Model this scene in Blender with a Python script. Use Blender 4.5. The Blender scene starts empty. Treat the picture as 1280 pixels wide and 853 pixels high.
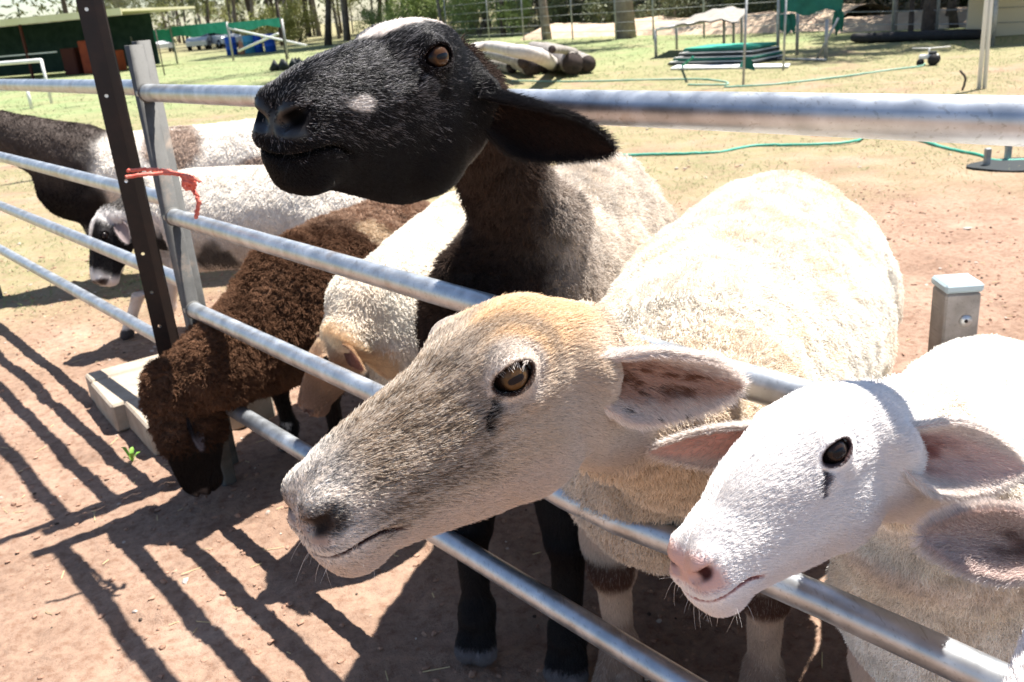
import bpy, math, time
import numpy as np
from mathutils import Matrix, Vector
T0 = time.time()
scene = bpy.context.scene
COL = scene.collection
R = math.radians

# ------------------------------------------------------------------ camera
CAM_H = 1.22
_f, _r, _p = 1130.0, R(5.0), R(20.24)
_fw = np.array([0, math.cos(_p), -math.sin(_p)]); _u0 = np.array([0, math.sin(_p), math.cos(_p)]); _r0 = np.array([1.0, 0, 0])
_rt = math.cos(_r) * _r0 - math.sin(_r) * _u0
_up = math.cos(_r) * _u0 + math.sin(_r) * _r0
cd = bpy.data.cameras.new('camera'); cam = bpy.data.objects.new('camera', cd); COL.objects.link(cam)
M = Matrix.Identity(4)
for i in range(3):
    M[i][0] = _rt[i]; M[i][1] = _up[i]; M[i][2] = -_fw[i]
M[0][3] = 0; M[1][3] = 0; M[2][3] = CAM_H
cam.matrix_world = M
cd.sensor_width = 36; cd.lens = 36 * _f / 1280
cd.clip_start = 0.02; cd.clip_end = 2000
cd.dof.use_dof = True; cd.dof.focus_distance = 0.86; cd.dof.aperture_fstop = 15
scene.camera = cam

# ------------------------------------------------------------------ sky, sun, exposure
SUN_EL = R(67); SUN_AZ = math.atan2(0.792, 0.61)          # the sun stands to the right, beyond the fence
w = bpy.data.worlds.new('World'); scene.world = w; w.use_nodes = True
nt = w.node_tree; bg = nt.nodes['Background']
sky = nt.nodes.new('ShaderNodeTexSky'); sky.sky_type = 'NISHITA'; sky.sun_disc = False
sky.sun_elevation = SUN_EL; sky.sun_rotation = SUN_AZ; sky.air_density = 1.0; sky.dust_density = 0.6; sky.ozone_density = 1.0
nt.links.new(sky.outputs[0], bg.inputs[0]); bg.inputs[1].default_value = 0.066
sl = bpy.data.lights.new('sun', 'SUN'); sl.energy = 4.9; sl.angle = R(0.53); sl.color = (1.0, 0.955, 0.89)
so = bpy.data.objects.new('sun', sl); COL.objects.link(so)
sd = Vector((math.sin(SUN_AZ) * math.cos(SUN_EL), math.cos(SUN_AZ) * math.cos(SUN_EL), math.sin(SUN_EL)))
so.rotation_euler = sd.to_track_quat('Z', 'Y').to_euler(); so.location = sd * 30
scene.view_settings.view_transform = 'Standard'; scene.view_settings.look = 'None'
scene.view_settings.exposure = 1.5; scene.view_settings.gamma = 1.0
scene.cycles.max_bounces = 8; scene.cycles.diffuse_bounces = 6; scene.cycles.transparent_max_bounces = 8

# ------------------------------------------------------------------ small helpers
def ray(x, y):
    return _fw + _rt * (x - 640) / _f - _up * (y - 426.5) / _f
def at(x, y, z=0.0):
    r = ray(x, y); return r * ((z - CAM_H) / r[2]) + np.array([0, 0, CAM_H])
def atd(x, y, d):
    return ray(x, y) * d + np.array([0, 0, CAM_H])
FU = np.array([-.636, .772, 0]); FU /= np.linalg.norm(FU); FN = np.array([.772, .636, 0]); FN /= np.linalg.norm(FN)
def fp(u, d, z):                     # a point of the fence line: along, across, up
    return FU * u + FN * d + np.array([0, 0, z])
rng = np.random.default_rng(7)

def tag(o, label=None, cat=None, group=None, kind=None):
    if label: o['label'] = label
    if cat: o['category'] = cat
    if group: o['group'] = group
    if kind: o['kind'] = kind
    return o
def empty(name, loc, label=None, cat=None, group=None):
    o = bpy.data.objects.new(name, None); COL.objects.link(o); o.location = [float(v) for v in loc]
    o.empty_display_size = .05
    return tag(o, label, cat, group)
def link(name, me, mat=None, parent=None):
    o = bpy.data.objects.new(name, me); COL.objects.link(o)
    if mat is not None and not me.materials: me.materials.append(mat)
    if parent is not None:
        o.parent = parent
        o.matrix_parent_inverse = Matrix.Translation(parent.location).inverted()
    return o
def copy_tree(src, loc, rz=None, scale=None):
    """a copy of a thing and its parts; parts are kept in the thing's own space"""
    c = src.copy(); COL.objects.link(c); c.location = [float(v) for v in loc]
    if rz is not None: c.rotation_euler = (c.rotation_euler[0], c.rotation_euler[1], rz)
    if scale is not None: c.scale = scale if hasattr(scale, '__len__') else (scale,) * 3
    for ch in src.children:
        d = ch.copy(); COL.objects.link(d); d.parent = c; d.matrix_parent_inverse = ch.matrix_parent_inverse.copy()
        for g in ch.children:
            e = g.copy(); COL.objects.link(e); e.parent = d; e.matrix_parent_inverse = g.matrix_parent_inverse.copy()
    return c
def mesh_np(name, V, F, smooth=True):
    me = bpy.data.meshes.new(name)
    V = np.ascontiguousarray(V, np.float32); F = np.ascontiguousarray(F, np.int32); k = F.shape[1]
    me.vertices.add(len(V)); me.vertices.foreach_set('co', V.ravel())
    me.loops.add(F.size); me.loops.foreach_set('vertex_index', F.ravel())
    me.polygons.add(len(F)); me.polygons.foreach_set('loop_start', np.arange(0, F.size, k, dtype=np.int32))
    me.polygons.foreach_set('use_smooth', np.full(len(F), smooth))
    me.update(calc_edges=True); return me
def set_col(me, C, name='col'):
    a = me.attributes.new(name, 'FLOAT_COLOR', 'POINT')
    a.data.foreach_set('color', np.concatenate([C, np.ones((len(C), 1))], 1).astype(np.float32).ravel())
class MB:
    """collects boxes, bars, tubes and lathes as one mesh"""
    def __init__(s): s.v = []; s.f = []; s.sm = []
    def add(s, V, F, smooth=False):
        n = len(s.v); s.v += [tuple(map(float, v)) for v in V]; s.f += [tuple(int(i) + n for i in f) for f in F]; s.sm += [smooth] * len(F); return s
    def box(s, c, size, ax=None, bev=0):
        c = np.array(c, float); h = np.array(size, float) / 2
        A = np.eye(3) if ax is None else np.array(ax, float)
        if bev <= 0:
            V = [c + A.T @ (h * np.array(q)) for q in [(-1,-1,-1),(1,-1,-1),(1,1,-1),(-1,1,-1),(-1,-1,1),(1,-1,1),(1,1,1),(-1,1,1)]]
            return s.add(V, [(0,3,2,1),(4,5,6,7),(0,1,5,4),(1,2,6,5),(2,3,7,6),(3,0,4,7)])
        V = []; idx = {}
        for x in (-1, 1):
            for y in (-1, 1):
                for z in (-1, 1):
                    for k in range(3):
                        q = np.array([x, y, z], float) * h
                        for j in range(3):
                            if j != k: q[j] -= np.sign(q[j]) * bev
                        idx[(x, y, z, k)] = len(V); V.append(c + A.T @ q)
        F = []
        for k in range(3):
            a, b = [j for j in range(3) if j != k]
            for sg in (-1, 1):
                f = []
                for (p, q) in [(-1,-1),(1,-1),(1,1),(-1,1)]:
                    t = [0, 0, 0]; t[k] = sg; t[a] = p; t[b] = q; f.append(idx[(*t, k)])
                F.append(f)
        for k in range(3):
            a, b = [j for j in range(3) if j != k]
            for p in (-1, 1):
                for q in (-1, 1):
                    t0 = [0,0,0]; t1 = [0,0,0]; t0[k] = -1; t1[k] = 1; t0[a] = t1[a] = p; t0[b] = t1[b] = q
                    F.append([idx[(*t0, a)], idx[(*t1, a)], idx[(*t1, b)], idx[(*t0, b)]])
        for x in (-1, 1):
            for y in (-1, 1):
                for z in (-1, 1): F.append([idx[(x, y, z, k)] for k in range(3)])
        return s.add(V, F)
    def tube(s, pts, r, n=16, caps=True, smooth=True, ry=None):
        P = [np.array(p, float) for p in pts]; m = len(P); rr = r if hasattr(r, '__len__') else [r] * m
        V = []; ref = None
        for i, p in enumerate(P):
            t = P[min(i + 1, m - 1)] - P[max(i - 1, 0)]; t /= np.linalg.norm(t) + 1e-12
            if ref is None:
                ref = np.array([0, 0, 1.0]) if abs(t[2]) < .9 else np.array([0, 1.0, 0])
            a = ref - t * (ref @ t); a /= np.linalg.norm(a); b = np.cross(t, a); ref = a
            for k in range(n):
                th = 2 * math.pi * k / n; V.append(p + (a * math.cos(th) + b * math.sin(th)) * rr[i])
        F = [(i * n + k, i * n + (k + 1) % n, (i + 1) * n + (k + 1) % n, (i + 1) * n + k) for i in range(m - 1) for k in range(n)]
        if caps: F += [tuple(range(n - 1, -1, -1)), tuple((m - 1) * n + k for k in range(n))]
        return s.add(V, F, smooth)
    def prism(s, poly, a, b, ax):
        """a 2-D outline (list of (p,q)) in the plane ax[0],ax[1], swept from a to b"""
        A0, A1 = np.array(ax[0]), np.array(ax[1]); n = len(poly)
        V = [np.array(a) + A0 * p + A1 * q for p, q in poly] + [np.array(b) + A0 * p + A1 * q for p, q in poly]
        return s.add(V, [(i, (i + 1) % n, n + (i + 1) % n, n + i) for i in range(n)] + [tuple(range(n - 1, -1, -1)), tuple(range(n, 2 * n))])
    def build(s, name, mat, parent=None):
        me = bpy.data.meshes.new(name); me.from_pydata(s.v, [], s.f)
        me.polygons.foreach_set('use_smooth', s.sm); me.update()
        return link(name, me, mat, parent)

# ------------------------------------------------------------------ noise
def _hash(ix, iy, iz, seed):
    h = (ix.astype(np.uint32) * np.uint32(374761393) + iy.astype(np.uint32) * np.uint32(668265263) + iz.astype(np.uint32) * np.uint32(2147483647) + np.uint32((seed * 974634777) & 0xffffffff))
    h = (h ^ (h >> np.uint32(13))) * np.uint32(1274126177); h ^= h >> np.uint32(16)
    h = h * np.uint32(2246822519); h ^= h >> np.uint32(15)
    return (h & np.uint32(0xffffff)).astype(np.float32) / 16777215.0
def vnoise(P, scale, seed=0):
    q = np.asarray(P, np.float32) * scale + 1000.0; i = np.floor(q).astype(np.int64); fr = q - i; fr = fr * fr * (3 - 2 * fr)
    out = 0
    for dx in (0, 1):
        for dy in (0, 1):
            for dz in (0, 1):
                wt = (fr[:, 0] if dx else 1 - fr[:, 0]) * (fr[:, 1] if dy else 1 - fr[:, 1]) * (fr[:, 2] if dz else 1 - fr[:, 2])
                out = out + wt * _hash(i[:, 0] + dx, i[:, 1] + dy, i[:, 2] + dz, seed)
    return out * 2 - 1
def fbm(P, scale, oct=3, seed=0):
    a = 0; am = 1; t = 0
    for o in range(oct):
        a = a + am * vnoise(P, scale * 2 ** o, seed + o * 17); t += am; am *= .5
    return a / t
def sstep(a, b, x):
    t = np.clip((x - a) / (b - a), 0, 1); return t * t * (3 - 2 * t)
def mix(a, b, t):
    t = np.asarray(t)[..., None]; return a * (1 - t) + np.asarray(b) * t

# ------------------------------------------------------------------ materials
def mat(name, col=(.5, .5, .5), rough=.7, metal=0, spec=.3, noise=None, bump=None, attr=None, nscale=8, ramp=(.35, .65), sss=0):
    m = bpy.data.materials.new(name); m.use_nodes = True; t = m.node_tree; b = t.nodes['Principled BSDF']
    b.inputs['Roughness'].default_value = rough; b.inputs['Metallic'].default_value = metal
    b.inputs['Specular IOR Level'].default_value = spec; b.inputs['Base Color'].default_value = (*col, 1)
    tc = t.nodes.new('ShaderNodeTexCoord')
    if attr:
        a = t.nodes.new('ShaderNodeAttribute'); a.attribute_name = attr; t.links.new(a.outputs['Color'], b.inputs['Base Color'])
    if noise:
        n = t.nodes.new('ShaderNodeTexNoise'); n.inputs['Scale'].default_value = nscale; n.inputs['Detail'].default_value = 6; n.inputs['Roughness'].default_value = .65
        t.links.new(tc.outputs['Object'], n.inputs['Vector'])
        r = t.nodes.new('ShaderNodeValToRGB'); r.color_ramp.elements[0].position = ramp[0]; r.color_ramp.elements[1].position = ramp[1]
        r.color_ramp.elements[0].color = (*col, 1); r.color_ramp.elements[1].color = (*noise, 1)
        t.links.new(n.outputs['Fac'], r.inputs[0]); t.links.new(r.outputs[0], b.inputs['Base Color'])
    if bump:
        n = t.nodes.new('ShaderNodeTexNoise'); n.inputs['Scale'].default_value = bump[0]; n.inputs['Detail'].default_value = 5
        t.links.new(tc.outputs['Object'], n.inputs['Vector'])
        bp = t.nodes.new('ShaderNodeBump'); bp.inputs['Strength'].default_value = bump[1]; bp.inputs['Distance'].default_value = bump[2]
        t.links.new(n.outputs['Fac'], bp.inputs['Height']); t.links.new(bp.outputs[0], b.inputs['Normal'])
    if sss:
        b.inputs['Subsurface Weight'].default_value = sss; b.inputs['Subsurface Radius'].default_value = (.01, .004, .003)
    return m
# ------------------------------------------------------------------ ground
def gheight(X, Y):
    P = np.stack([X, Y, X * 0], 1); r = np.hypot(X, Y); near = sstep(9, 4, r)
    h = fbm(P, 1.1, 2, 51) * .012 + near * (fbm(P, 7, 3, 52) * .007 + np.abs(fbm(P, 26, 2, 53)) * .007 + fbm(P, 70, 2, 54) * .004)
    # hoof prints and scuffs
    c = vnoise(P, 9.0, 55); h = h - near * sstep(.35, .7, c) * .009
    return h * sstep(60, 12, r) + sstep(28, 60, Y) * 0
def axis_lines(lo, hi, c0, c1, fine, grow):
    a = list(np.arange(c0, c1, fine)); s = fine; x = a[-1]
    while x < hi: s *= grow; x += s; a.append(x)
    s = fine; x = c0; b = []
    while x > lo: s *= grow; x -= s; b.append(x)
    return np.array(b[::-1] + a)
gx = axis_lines(-700, 700, -2.6, 1.9, .011, 1.035); gy = axis_lines(-30, 1400, .7, 4.2, .011, 1.030)
GX, GY = np.meshgrid(gx, gy, indexing='ij'); gz = gheight(GX.ravel(), GY.ravel())
V = np.stack([GX.ravel(), GY.ravel(), gz], 1); ii = np.arange(len(V)).reshape(GX.shape)
F = np.stack([ii[:-1, :-1], ii[1:, :-1], ii[1:, 1:], ii[:-1, 1:]], -1).reshape(-1, 4)
me = mesh_np('ground', V, F)
# how grassy: bare red dirt in the yard, thin dry grass beyond, greener bands far off
yy, xx = V[:, 1], V[:, 0]; n1 = fbm(V, .5, 3, 61); n2 = fbm(V, 2.2, 3, 62)
perp = xx * .772 + yy * .636
d0 = yy - .15 * xx
gr = sstep(3.4, 6.6, d0 + 1.6 * n1 + .5 * n2 + .18 * np.clip(-xx, -6, 3)) * (.66 + .28 * sstep(9, 14, d0)) * sstep(-.75, .1, n2 + .5 * n1 + .2)
gr2 = sstep(15, 21, d0 + 2 * n1) * sstep(90, 40, d0)
set_col(me, np.stack([gr, gr2, sstep(-.2, .6, n1)], 1), 'mask')
m = bpy.data.materials.new('dirt_and_grass'); m.use_nodes = True; t = m.node_tree; N = t.nodes; L = t.links; b = N['Principled BSDF']
def nz(scale, det=6, rough=.6):
    n = N.new('ShaderNodeTexNoise'); n.inputs['Scale'].default_value = scale; n.inputs['Detail'].default_value = det; n.inputs['Roughness'].default_value = rough
    L.new(tc.outputs['Object'], n.inputs['Vector']); return n.outputs['Fac']
def rp(src, *st):
    r = N.new('ShaderNodeValToRGB'); e = r.color_ramp.elements
    while len(e) < len(st): e.new(.5)
    for q, (p_, c_) in zip(e, st): q.position = p_; q.color = (*c_, 1)
    L.new(src, r.inputs[0]); return r.outputs[0]
def mx(f, a, c, mode='MIX'):
    n = N.new('ShaderNodeMixRGB'); n.blend_type = mode
    for i, v in enumerate((f, a, c)):
        if isinstance(v, (int, float)): n.inputs[i].default_value = v
        elif isinstance(v, tuple): n.inputs[i].default_value = (*v, 1)
        else: L.new(v, n.inputs[i])
    return n.outputs[0]
tc = N.new('ShaderNodeTexCoord'); at_ = N.new('ShaderNodeAttribute'); at_.attribute_name = 'mask'; sp = N.new('ShaderNodeSeparateXYZ'); L.new(at_.outputs['Vector'], sp.inputs[0])
dirt = rp(nz(2.2, 8), (.30, (.205, .133, .094)), (.55, (.29, .195, .142)), (.75, (.36, .258, .196)))
dirt = mx(.55, dirt, rp(nz(38, 8, .7), (.33, (.25, .15, .10)), (.5, (.5, .5, .5)), (.68, (.78, .72, .68))), 'OVERLAY')
dirt = mx(rp(nz(120, 4, .8), (.60, (0, 0, 0)), (.70, (.6, .6, .6))), dirt, (.10, .06, .045))
grass = rp(nz(5, 9, .75), (.25, (.12, .155, .06)), (.5, (.215, .23, .105)), (.75, (.32, .265, .17)))
grass2 = rp(nz(1.1, 8, .7), (.3, (.13, .19, .075)), (.55, (.21, .245, .115)), (.8, (.32, .285, .18)))
base = mx(mx(1.0, sp.outputs[0], rp(nz(9, 9, .8), (.30, (.25, .25, .25)), (.60, (1, 1, 1))), 'MULTIPLY'), dirt, grass)
base = mx(mx(1.0, sp.outputs[1], rp(nz(.7, 6, .7), (.35, (.3, .3, .3)), (.6, (1, 1, 1))), 'MULTIPLY'), base, grass2)
L.new(base, b.inputs['Base Color']); b.inputs['Roughness'].default_value = .95; b.inputs['Specular IOR Level'].default_value = .15
bp = N.new('ShaderNodeBump'); bp.inputs['Strength'].default_value = .8; bp.inputs['Distance'].default_value = .012
L.new(mx(.5, nz(45, 8, .75), nz(150, 5, .7)), bp.inputs['Height']); L.new(bp.outputs[0], b.inputs['Normal'])
g = link('ground', me, m); g['kind'] = 'structure'
print('ground', len(V), round(time.time() - T0, 1))
# clods, pebbles and droppings lying in the yard
def ico(sub=1):
    import bmesh
    bm = bmesh.new(); bmesh.ops.create_icosphere(bm, subdivisions=sub, radius=1); v = np.array([x.co[:] for x in bm.verts]); f = np.array([[q.index for q in x.verts] for x in bm.faces]); bm.free(); return v, f
IV, IF = ico(1)
def scatter(name, n, cx, size, seed, mt, flat=.6, power=3):
    rg = np.random.default_rng(seed); P = cx(rg, n); s = size[0] + (size[1] - size[0]) * rg.random(n) ** power
    Vs = IV[None] * (1 + .75 * (rg.random((n, len(IV), 1)) - .5)) * s[:, None, None] * np.stack([1 + .5 * rg.random(n), np.ones(n), flat * (.7 + .6 * rg.random(n))], 1)[:, None]
    a = rg.random(n) * 6.28; c, s_ = np.cos(a), np.sin(a)
    X = Vs[..., 0] * c[:, None] - Vs[..., 1] * s_[:, None]; Y = Vs[..., 0] * s_[:, None] + Vs[..., 1] * c[:, None]
    z = gheight(P[:, 0], P[:, 1])
    Vw = np.stack([X + P[:, 0, None], Y + P[:, 1, None], Vs[..., 2] + (z + s * flat * .35)[:, None]], -1).reshape(-1, 3)
    Fw = (IF[None] + (np.arange(n) * len(IV))[:, None, None]).reshape(-1, 3)
    o = link(name, mesh_np(name, Vw, Fw, False), mt); o['kind'] = 'stuff'; return o
def near_yard(rg, n):
    k = n * 3; P = np.stack([rg.uniform(-2.9, 2.4, k), rg.uniform(.7, 5.5, k)], 1); w_ = .35 + .65 * (vnoise(np.c_[P, P[:, 0] * 0], 3.0, 5) > .0); return P[rg.random(k) < w_][:n]
def wide_yard(rg, n): return np.stack([rg.uniform(-6, 8, n), 4 + 7 * rg.random(n) ** 1.2], 1)
M_CLOD = mat('clod', (.36, .22, .155), .95, noise=(.24, .14, .095), nscale=30); M_DROP = mat('droppings', (.035, .022, .016), .7, noise=(.07, .05, .035), nscale=40)
M_STONE = mat('pebble', (.52, .46, .40), .8, noise=(.34, .25, .2), nscale=25)
scatter('dirt_clods', 15000, near_yard, (.001, .008), 1, M_CLOD); scatter('droppings', 420, near_yard, (.002, .0055), 2, M_DROP, .8, 1); M_STRAW = mat('straw', (.62, .50, .28), .7, noise=(.50, .38, .20), nscale=20)
rg = np.random.default_rng(14); n = 900; P = near_yard(rg, n); n = len(P); a = rg.random(n) * 6.28; l_ = .006 + .022 * rg.random(n) ** 2; d2 = np.stack([np.cos(a), np.sin(a), rg.normal(size=n) * .08], 1); s2 = np.stack([-np.sin(a), np.cos(a), np.zeros(n)], 1) * .0011; c0 = np.stack([P[:, 0], P[:, 1], gheight(P[:, 0], P[:, 1]) + .002], 1); dl = d2 * l_[:, None]; up_ = np.array([0, 0, .0014])
Vs = np.stack([c0 - dl - s2, c0 - dl + s2, c0 - dl + up_, c0 + dl - s2, c0 + dl + s2, c0 + dl + up_], 1).reshape(-1, 3); Fs = np.array([(0, 3, 5, 2), (1, 2, 5, 4), (0, 1, 4, 3)])[None] + (np.arange(n) * 6)[:, None, None]; o = link('straw_bits', mesh_np('straw_bits', Vs, Fs.reshape(-1, 4), False), M_STRAW); o['kind'] = 'stuff'
scatter('pebbles', 420, near_yard, (.003, .010), 3, M_STONE)
scatter('clods_beyond', 2200, wide_yard, (.003, .013), 4, M_CLOD); scatter('dark_clods', 220, wide_yard, (.003, .010), 5, M_DROP, .7); scatter('pale_pebbles', 300, wide_yard, (.006, .018), 6, M_STONE)
# blades: thin dry grass over the paddock, denser away from the yard
M_BLADE = bpy.data.materials.new('grass_blade'); M_BLADE.use_nodes = True; t = M_BLADE.node_tree; a = t.nodes.new('ShaderNodeAttribute'); a.attribute_name = 'col'; t.links.new(a.outputs['Color'], t.nodes['Principled BSDF'].inputs['Base Color']); t.nodes['Principled BSDF'].inputs['Roughness'].default_value = .7
def grass(name, n, xr, yr, ln, rad, seed, cols):
    rg = np.random.default_rng(seed); P = np.stack([rg.uniform(*xr, n), yr[0] + (yr[1] - yr[0]) * rg.random(n) ** 1.1, np.zeros(n)], 1)
    n1 = fbm(P, .5, 3, 61); n2 = fbm(P, 2.2, 3, 62); dd = P[:, 1] - .15 * P[:, 0]
    k = sstep(3.2, 7, dd + 1.6 * n1 + .5 * n2 + .18 * np.clip(-P[:, 0], -6, 3)) * sstep(-.5, .5, n2 + .5 * vnoise(P, 11, 9)); P = P[rg.random(n) < k]; n = len(P)
    P[:, 2] = gheight(P[:, 0], P[:, 1]) - .002
    c = np.array(cols)[rg.integers(0, len(cols), n)] * (.7 + .6 * rg.random(n))[:, None]
    L_ = ln * (.4 + rg.random(n)); K = 3; a_ = rg.random(n) * 6.28; lean = rg.random(n) * 1.4
    D = np.stack([np.cos(a_) * lean, np.sin(a_) * lean, np.ones(n)], 1); pts = np.stack([P, P + D * (L_ * .5)[:, None], P + D * L_[:, None] * np.array([1.3, 1.3, .8])], 1).reshape(-1, 3)
    cu = bpy.data.hair_curves.new(name); cu.add_curves([K] * n); cu.attributes['position'].data.foreach_set('vector', pts.astype(np.float32).ravel())
    ra = cu.attributes.get('radius') or cu.attributes.new('radius', 'FLOAT', 'POINT'); ra.data.foreach_set('value', (np.tile([1, .8, .2], n) * rad).astype(np.float32))
    ca = cu.attributes.new('col', 'FLOAT_COLOR', 'CURVE'); ca.data.foreach_set('color', np.concatenate([c, np.ones((n, 1))], 1).astype(np.float32).ravel())
    cu.materials.append(M_BLADE); o = bpy.data.objects.new(name, cu); COL.objects.link(o); o['kind'] = 'stuff'; return o
grass('short_grass', 150000, (-12, 11), (4.2, 17), .022, .0016, 3, [(.17, .24, .08), (.26, .29, .13), (.38, .34, .20), (.14, .21, .06)])
grass('paddock_grass', 90000, (-45, 35), (15, 60), .045, .005, 4, [(.18, .25, .09), (.25, .28, .12), (.34, .31, .18), (.14, .22, .07)])

# ------------------------------------------------------------------ yard panels
def galv(name, base=(.62, .65, .68), rough=.34, metal=.85, dirt=.35):
    m = bpy.data.materials.new(name); m.use_nodes = True; t = m.node_tree; N = t.nodes; L = t.links; b = N['Principled BSDF']; tc = N.new('ShaderNodeTexCoord')
    n1 = N.new('ShaderNodeTexNoise'); n1.inputs['Scale'].default_value = 26; n1.inputs['Detail'].default_value = 8; L.new(tc.outputs['Object'], n1.inputs['Vector'])
    vo = N.new('ShaderNodeTexVoronoi'); vo.inputs['Scale'].default_value = 95; L.new(tc.outputs['Object'], vo.inputs['Vector'])
    r = N.new('ShaderNodeValToRGB'); r.color_ramp.elements[0].position = .35; r.color_ramp.elements[0].color = (*[c * (1 - dirt) for c in base], 1); r.color_ramp.elements[1].position = .7; r.color_ramp.elements[1].color = (*base, 1); L.new(n1.outputs['Fac'], r.inputs[0])
    mxn = N.new('ShaderNodeMixRGB'); mxn.blend_type = 'OVERLAY'; mxn.inputs[0].default_value = .0; L.new(r.outputs[0], mxn.inputs[1]); L.new(vo.outputs['Color'], mxn.inputs[2]); 
    n2 = N.new('ShaderNodeTexNoise'); n2.inputs['Scale'].default_value = 7; n2.inputs['Detail'].default_value = 7; n2.inputs['Roughness'].default_value = .75; L.new(tc.outputs['Object'], n2.inputs['Vector'])
    r2 = N.new('ShaderNodeValToRGB'); r2.color_ramp.elements[0].position = .56; r2.color_ramp.elements[0].color = (0, 0, 0, 1); r2.color_ramp.elements[1].position = .74; r2.color_ramp.elements[1].color = (.7, .7, .7, 1); L.new(n2.outputs['Fac'], r2.inputs[0])
    m2 = N.new('ShaderNodeMixRGB'); L.new(r2.outputs[0], m2.inputs[0]); L.new(mxn.outputs[0], m2.inputs[1]); m2.inputs[2].default_value = (.30, .22, .16, 1)
    L.new(m2.outputs[0], b.inputs['Base Color']); b.inputs['Metallic'].default_value = metal
    mr = N.new('ShaderNodeMapRange'); mr.inputs['To Min'].default_value = rough - .08; mr.inputs['To Max'].default_value = rough + .22; L.new(n1.outputs['Fac'], mr.inputs['Value']); L.new(mr.outputs[0], b.inputs['Roughness'])
    sc_ = N.new('ShaderNodeTexNoise'); sc_.inputs['Scale'].default_value = 240; sc_.inputs['Detail'].default_value = 2; mp_ = N.new('ShaderNodeMapping'); mp_.inputs['Rotation'].default_value = (0, 0, .690); mp_.inputs['Scale'].default_value = (1, .06, 1); L.new(tc.outputs['Object'], mp_.inputs[0]); L.new(mp_.outputs[0], sc_.inputs['Vector'])
    r3 = N.new('ShaderNodeValToRGB'); r3.color_ramp.elements[0].position = .60; r3.color_ramp.elements[0].color = (1, 1, 1, 1); r3.color_ramp.elements[1].position = .70; r3.color_ramp.elements[1].color = (.80, .78, .76, 1); L.new(sc_.outputs['Fac'], r3.inputs[0]); m3 = N.new('ShaderNodeMixRGB'); m3.blend_type = 'MULTIPLY'; m3.inputs[0].default_value = 1; L.new(m2.outputs[0], m3.inputs[1]); L.new(r3.outputs[0], m3.inputs[2]); L.new(m3.outputs[0], b.inputs['Base Color'])
    bp = N.new('ShaderNodeBump'); bp.inputs['Strength'].default_value = .25; bp.inputs['Distance'].default_value = .00035; L.new(n1.outputs['Fac'], bp.inputs['Height']); L.new(bp.outputs[0], b.inputs['Normal'])
    return m
M_GALV = galv('galvanised_pipe'); M_GALV_P = galv('galvanised_post', (.13, .128, .12), .65, .2, .4)
H0 = CAM_H
def post_mb(P, h, ax, wx=.042, wy=.040, th=.0025, z0=-.01):
    """a hollow upright of oval section, open at the top"""
    mb = MB(); n = 28; A0, A1 = np.array(ax[0]), np.array(ax[1]); V = []
    for (s, z) in [(1, z0), (1, h), (1 - th * 2 / wx, h), (1 - th * 2 / wx, h - .12)]:
        for k in range(n):
            th_ = 2 * math.pi * k / n; c, q = math.cos(th_), math.sin(th_); c = math.copysign(abs(c) ** .45, c); q = math.copysign(abs(q) ** .45, q)
            V.append(P + A0 * c * wx / 2 * s + A1 * q * wy / 2 * s + np.array([0, 0, z]))
    mb.add(V, [(r * n + k, r * n + (k + 1) % n, (r + 1) * n + (k + 1) % n, (r + 1) * n + k) for r in range(3) for k in range(n)], True)
    mb.add([], []); mb.f.append(tuple(range(3 * n, 4 * n))); mb.sm.append(False); return mb
def panel(u0, u1, d, zs, label, post_top, r=.021, sag=None, postax=None, u_mid=None):
    root = empty('fence_panel', fp(u0, d, 0), label, 'fence', 'steel yard panels in one line')
    ax = (FU, FN)
    for i, z in enumerate(zs):
        K = 26; us = np.linspace(u0, u1, K); off = np.zeros(K)
        if sag and i in sag:
            uc, wd, am = sag[i]; off = am * np.exp(-((us - uc) / wd) ** 2)
        zz = np.array([z + o_ for o_ in off]) if True else None
        e = np.array([1.0] * K)
        pts = [fp(u_, d - .022 if False else d, z_) for u_, z_ in zip(us, zz)]
        mb = MB(); mb.tube(pts, r, 28); mb.build('rail', M_GALV, root)
        # weld bead where the rail meets the posts
        for ue in (u0, u1):
            wb = MB(); s_ = 1 if ue == u0 else -1
            if abs(u1 - u0) > 0: s_ = np.sign((u1 - u0)) * s_
            wb.tube([fp(ue + s_ * .0215, d, zz[0]), fp(ue + s_ * .0265, d, zz[0])], [r + .0035, r + .0012], 20); wb.build('weld', M_GALV_P, root)
    for ue in (u0, u1): post_mb(fp(ue, d, 0), post_top, ax).build('post', M_GALV_P, root)
    if u_mid is not None: pass
    return root
ZR = [H0 - .1255, H0 - .436, H0 - .690, H0 - .944]; ZL = [H0 - .121, H0 - .419, H0 - .657, H0 - .900]
panel(2.352, -.42, .83, ZR, 'steel pipe panel on the right that the sheep push their heads through', 1.208, sag={2: (.86, .22, -.028)})
panel(2.452, 5.30, .885, ZL, 'steel pipe panel left of the dark picket', 1.216)
panel(5.37, 8.2, .885, ZL, 'far left steel pipe panel, next after the one by the picket', 1.216)

# the dark steel picket with holes that stands against the joint
M_PICK = mat('bitumen_steel', (.010, .007, .007), .45, .1, .4, noise=(.030, .015, .011), nscale=14, ramp=(.45, .8))
M_HOLE = mat('bare_edge', (.75, .68, .55), .5)
pkr = empty('steel_picket', fp(2.50, .80, 0), 'dark steel picket with a row of holes, tied to the fence posts with red twine', 'fence post')
pb = fp(2.50, .80, 0); z0, z1 = -.05, 1.85
vw = np.array([pb[0], pb[1], 0]); vw /= np.linalg.norm(vw); f0 = -vw; f1 = np.cross([0, 0, 1.0], f0)
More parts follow.
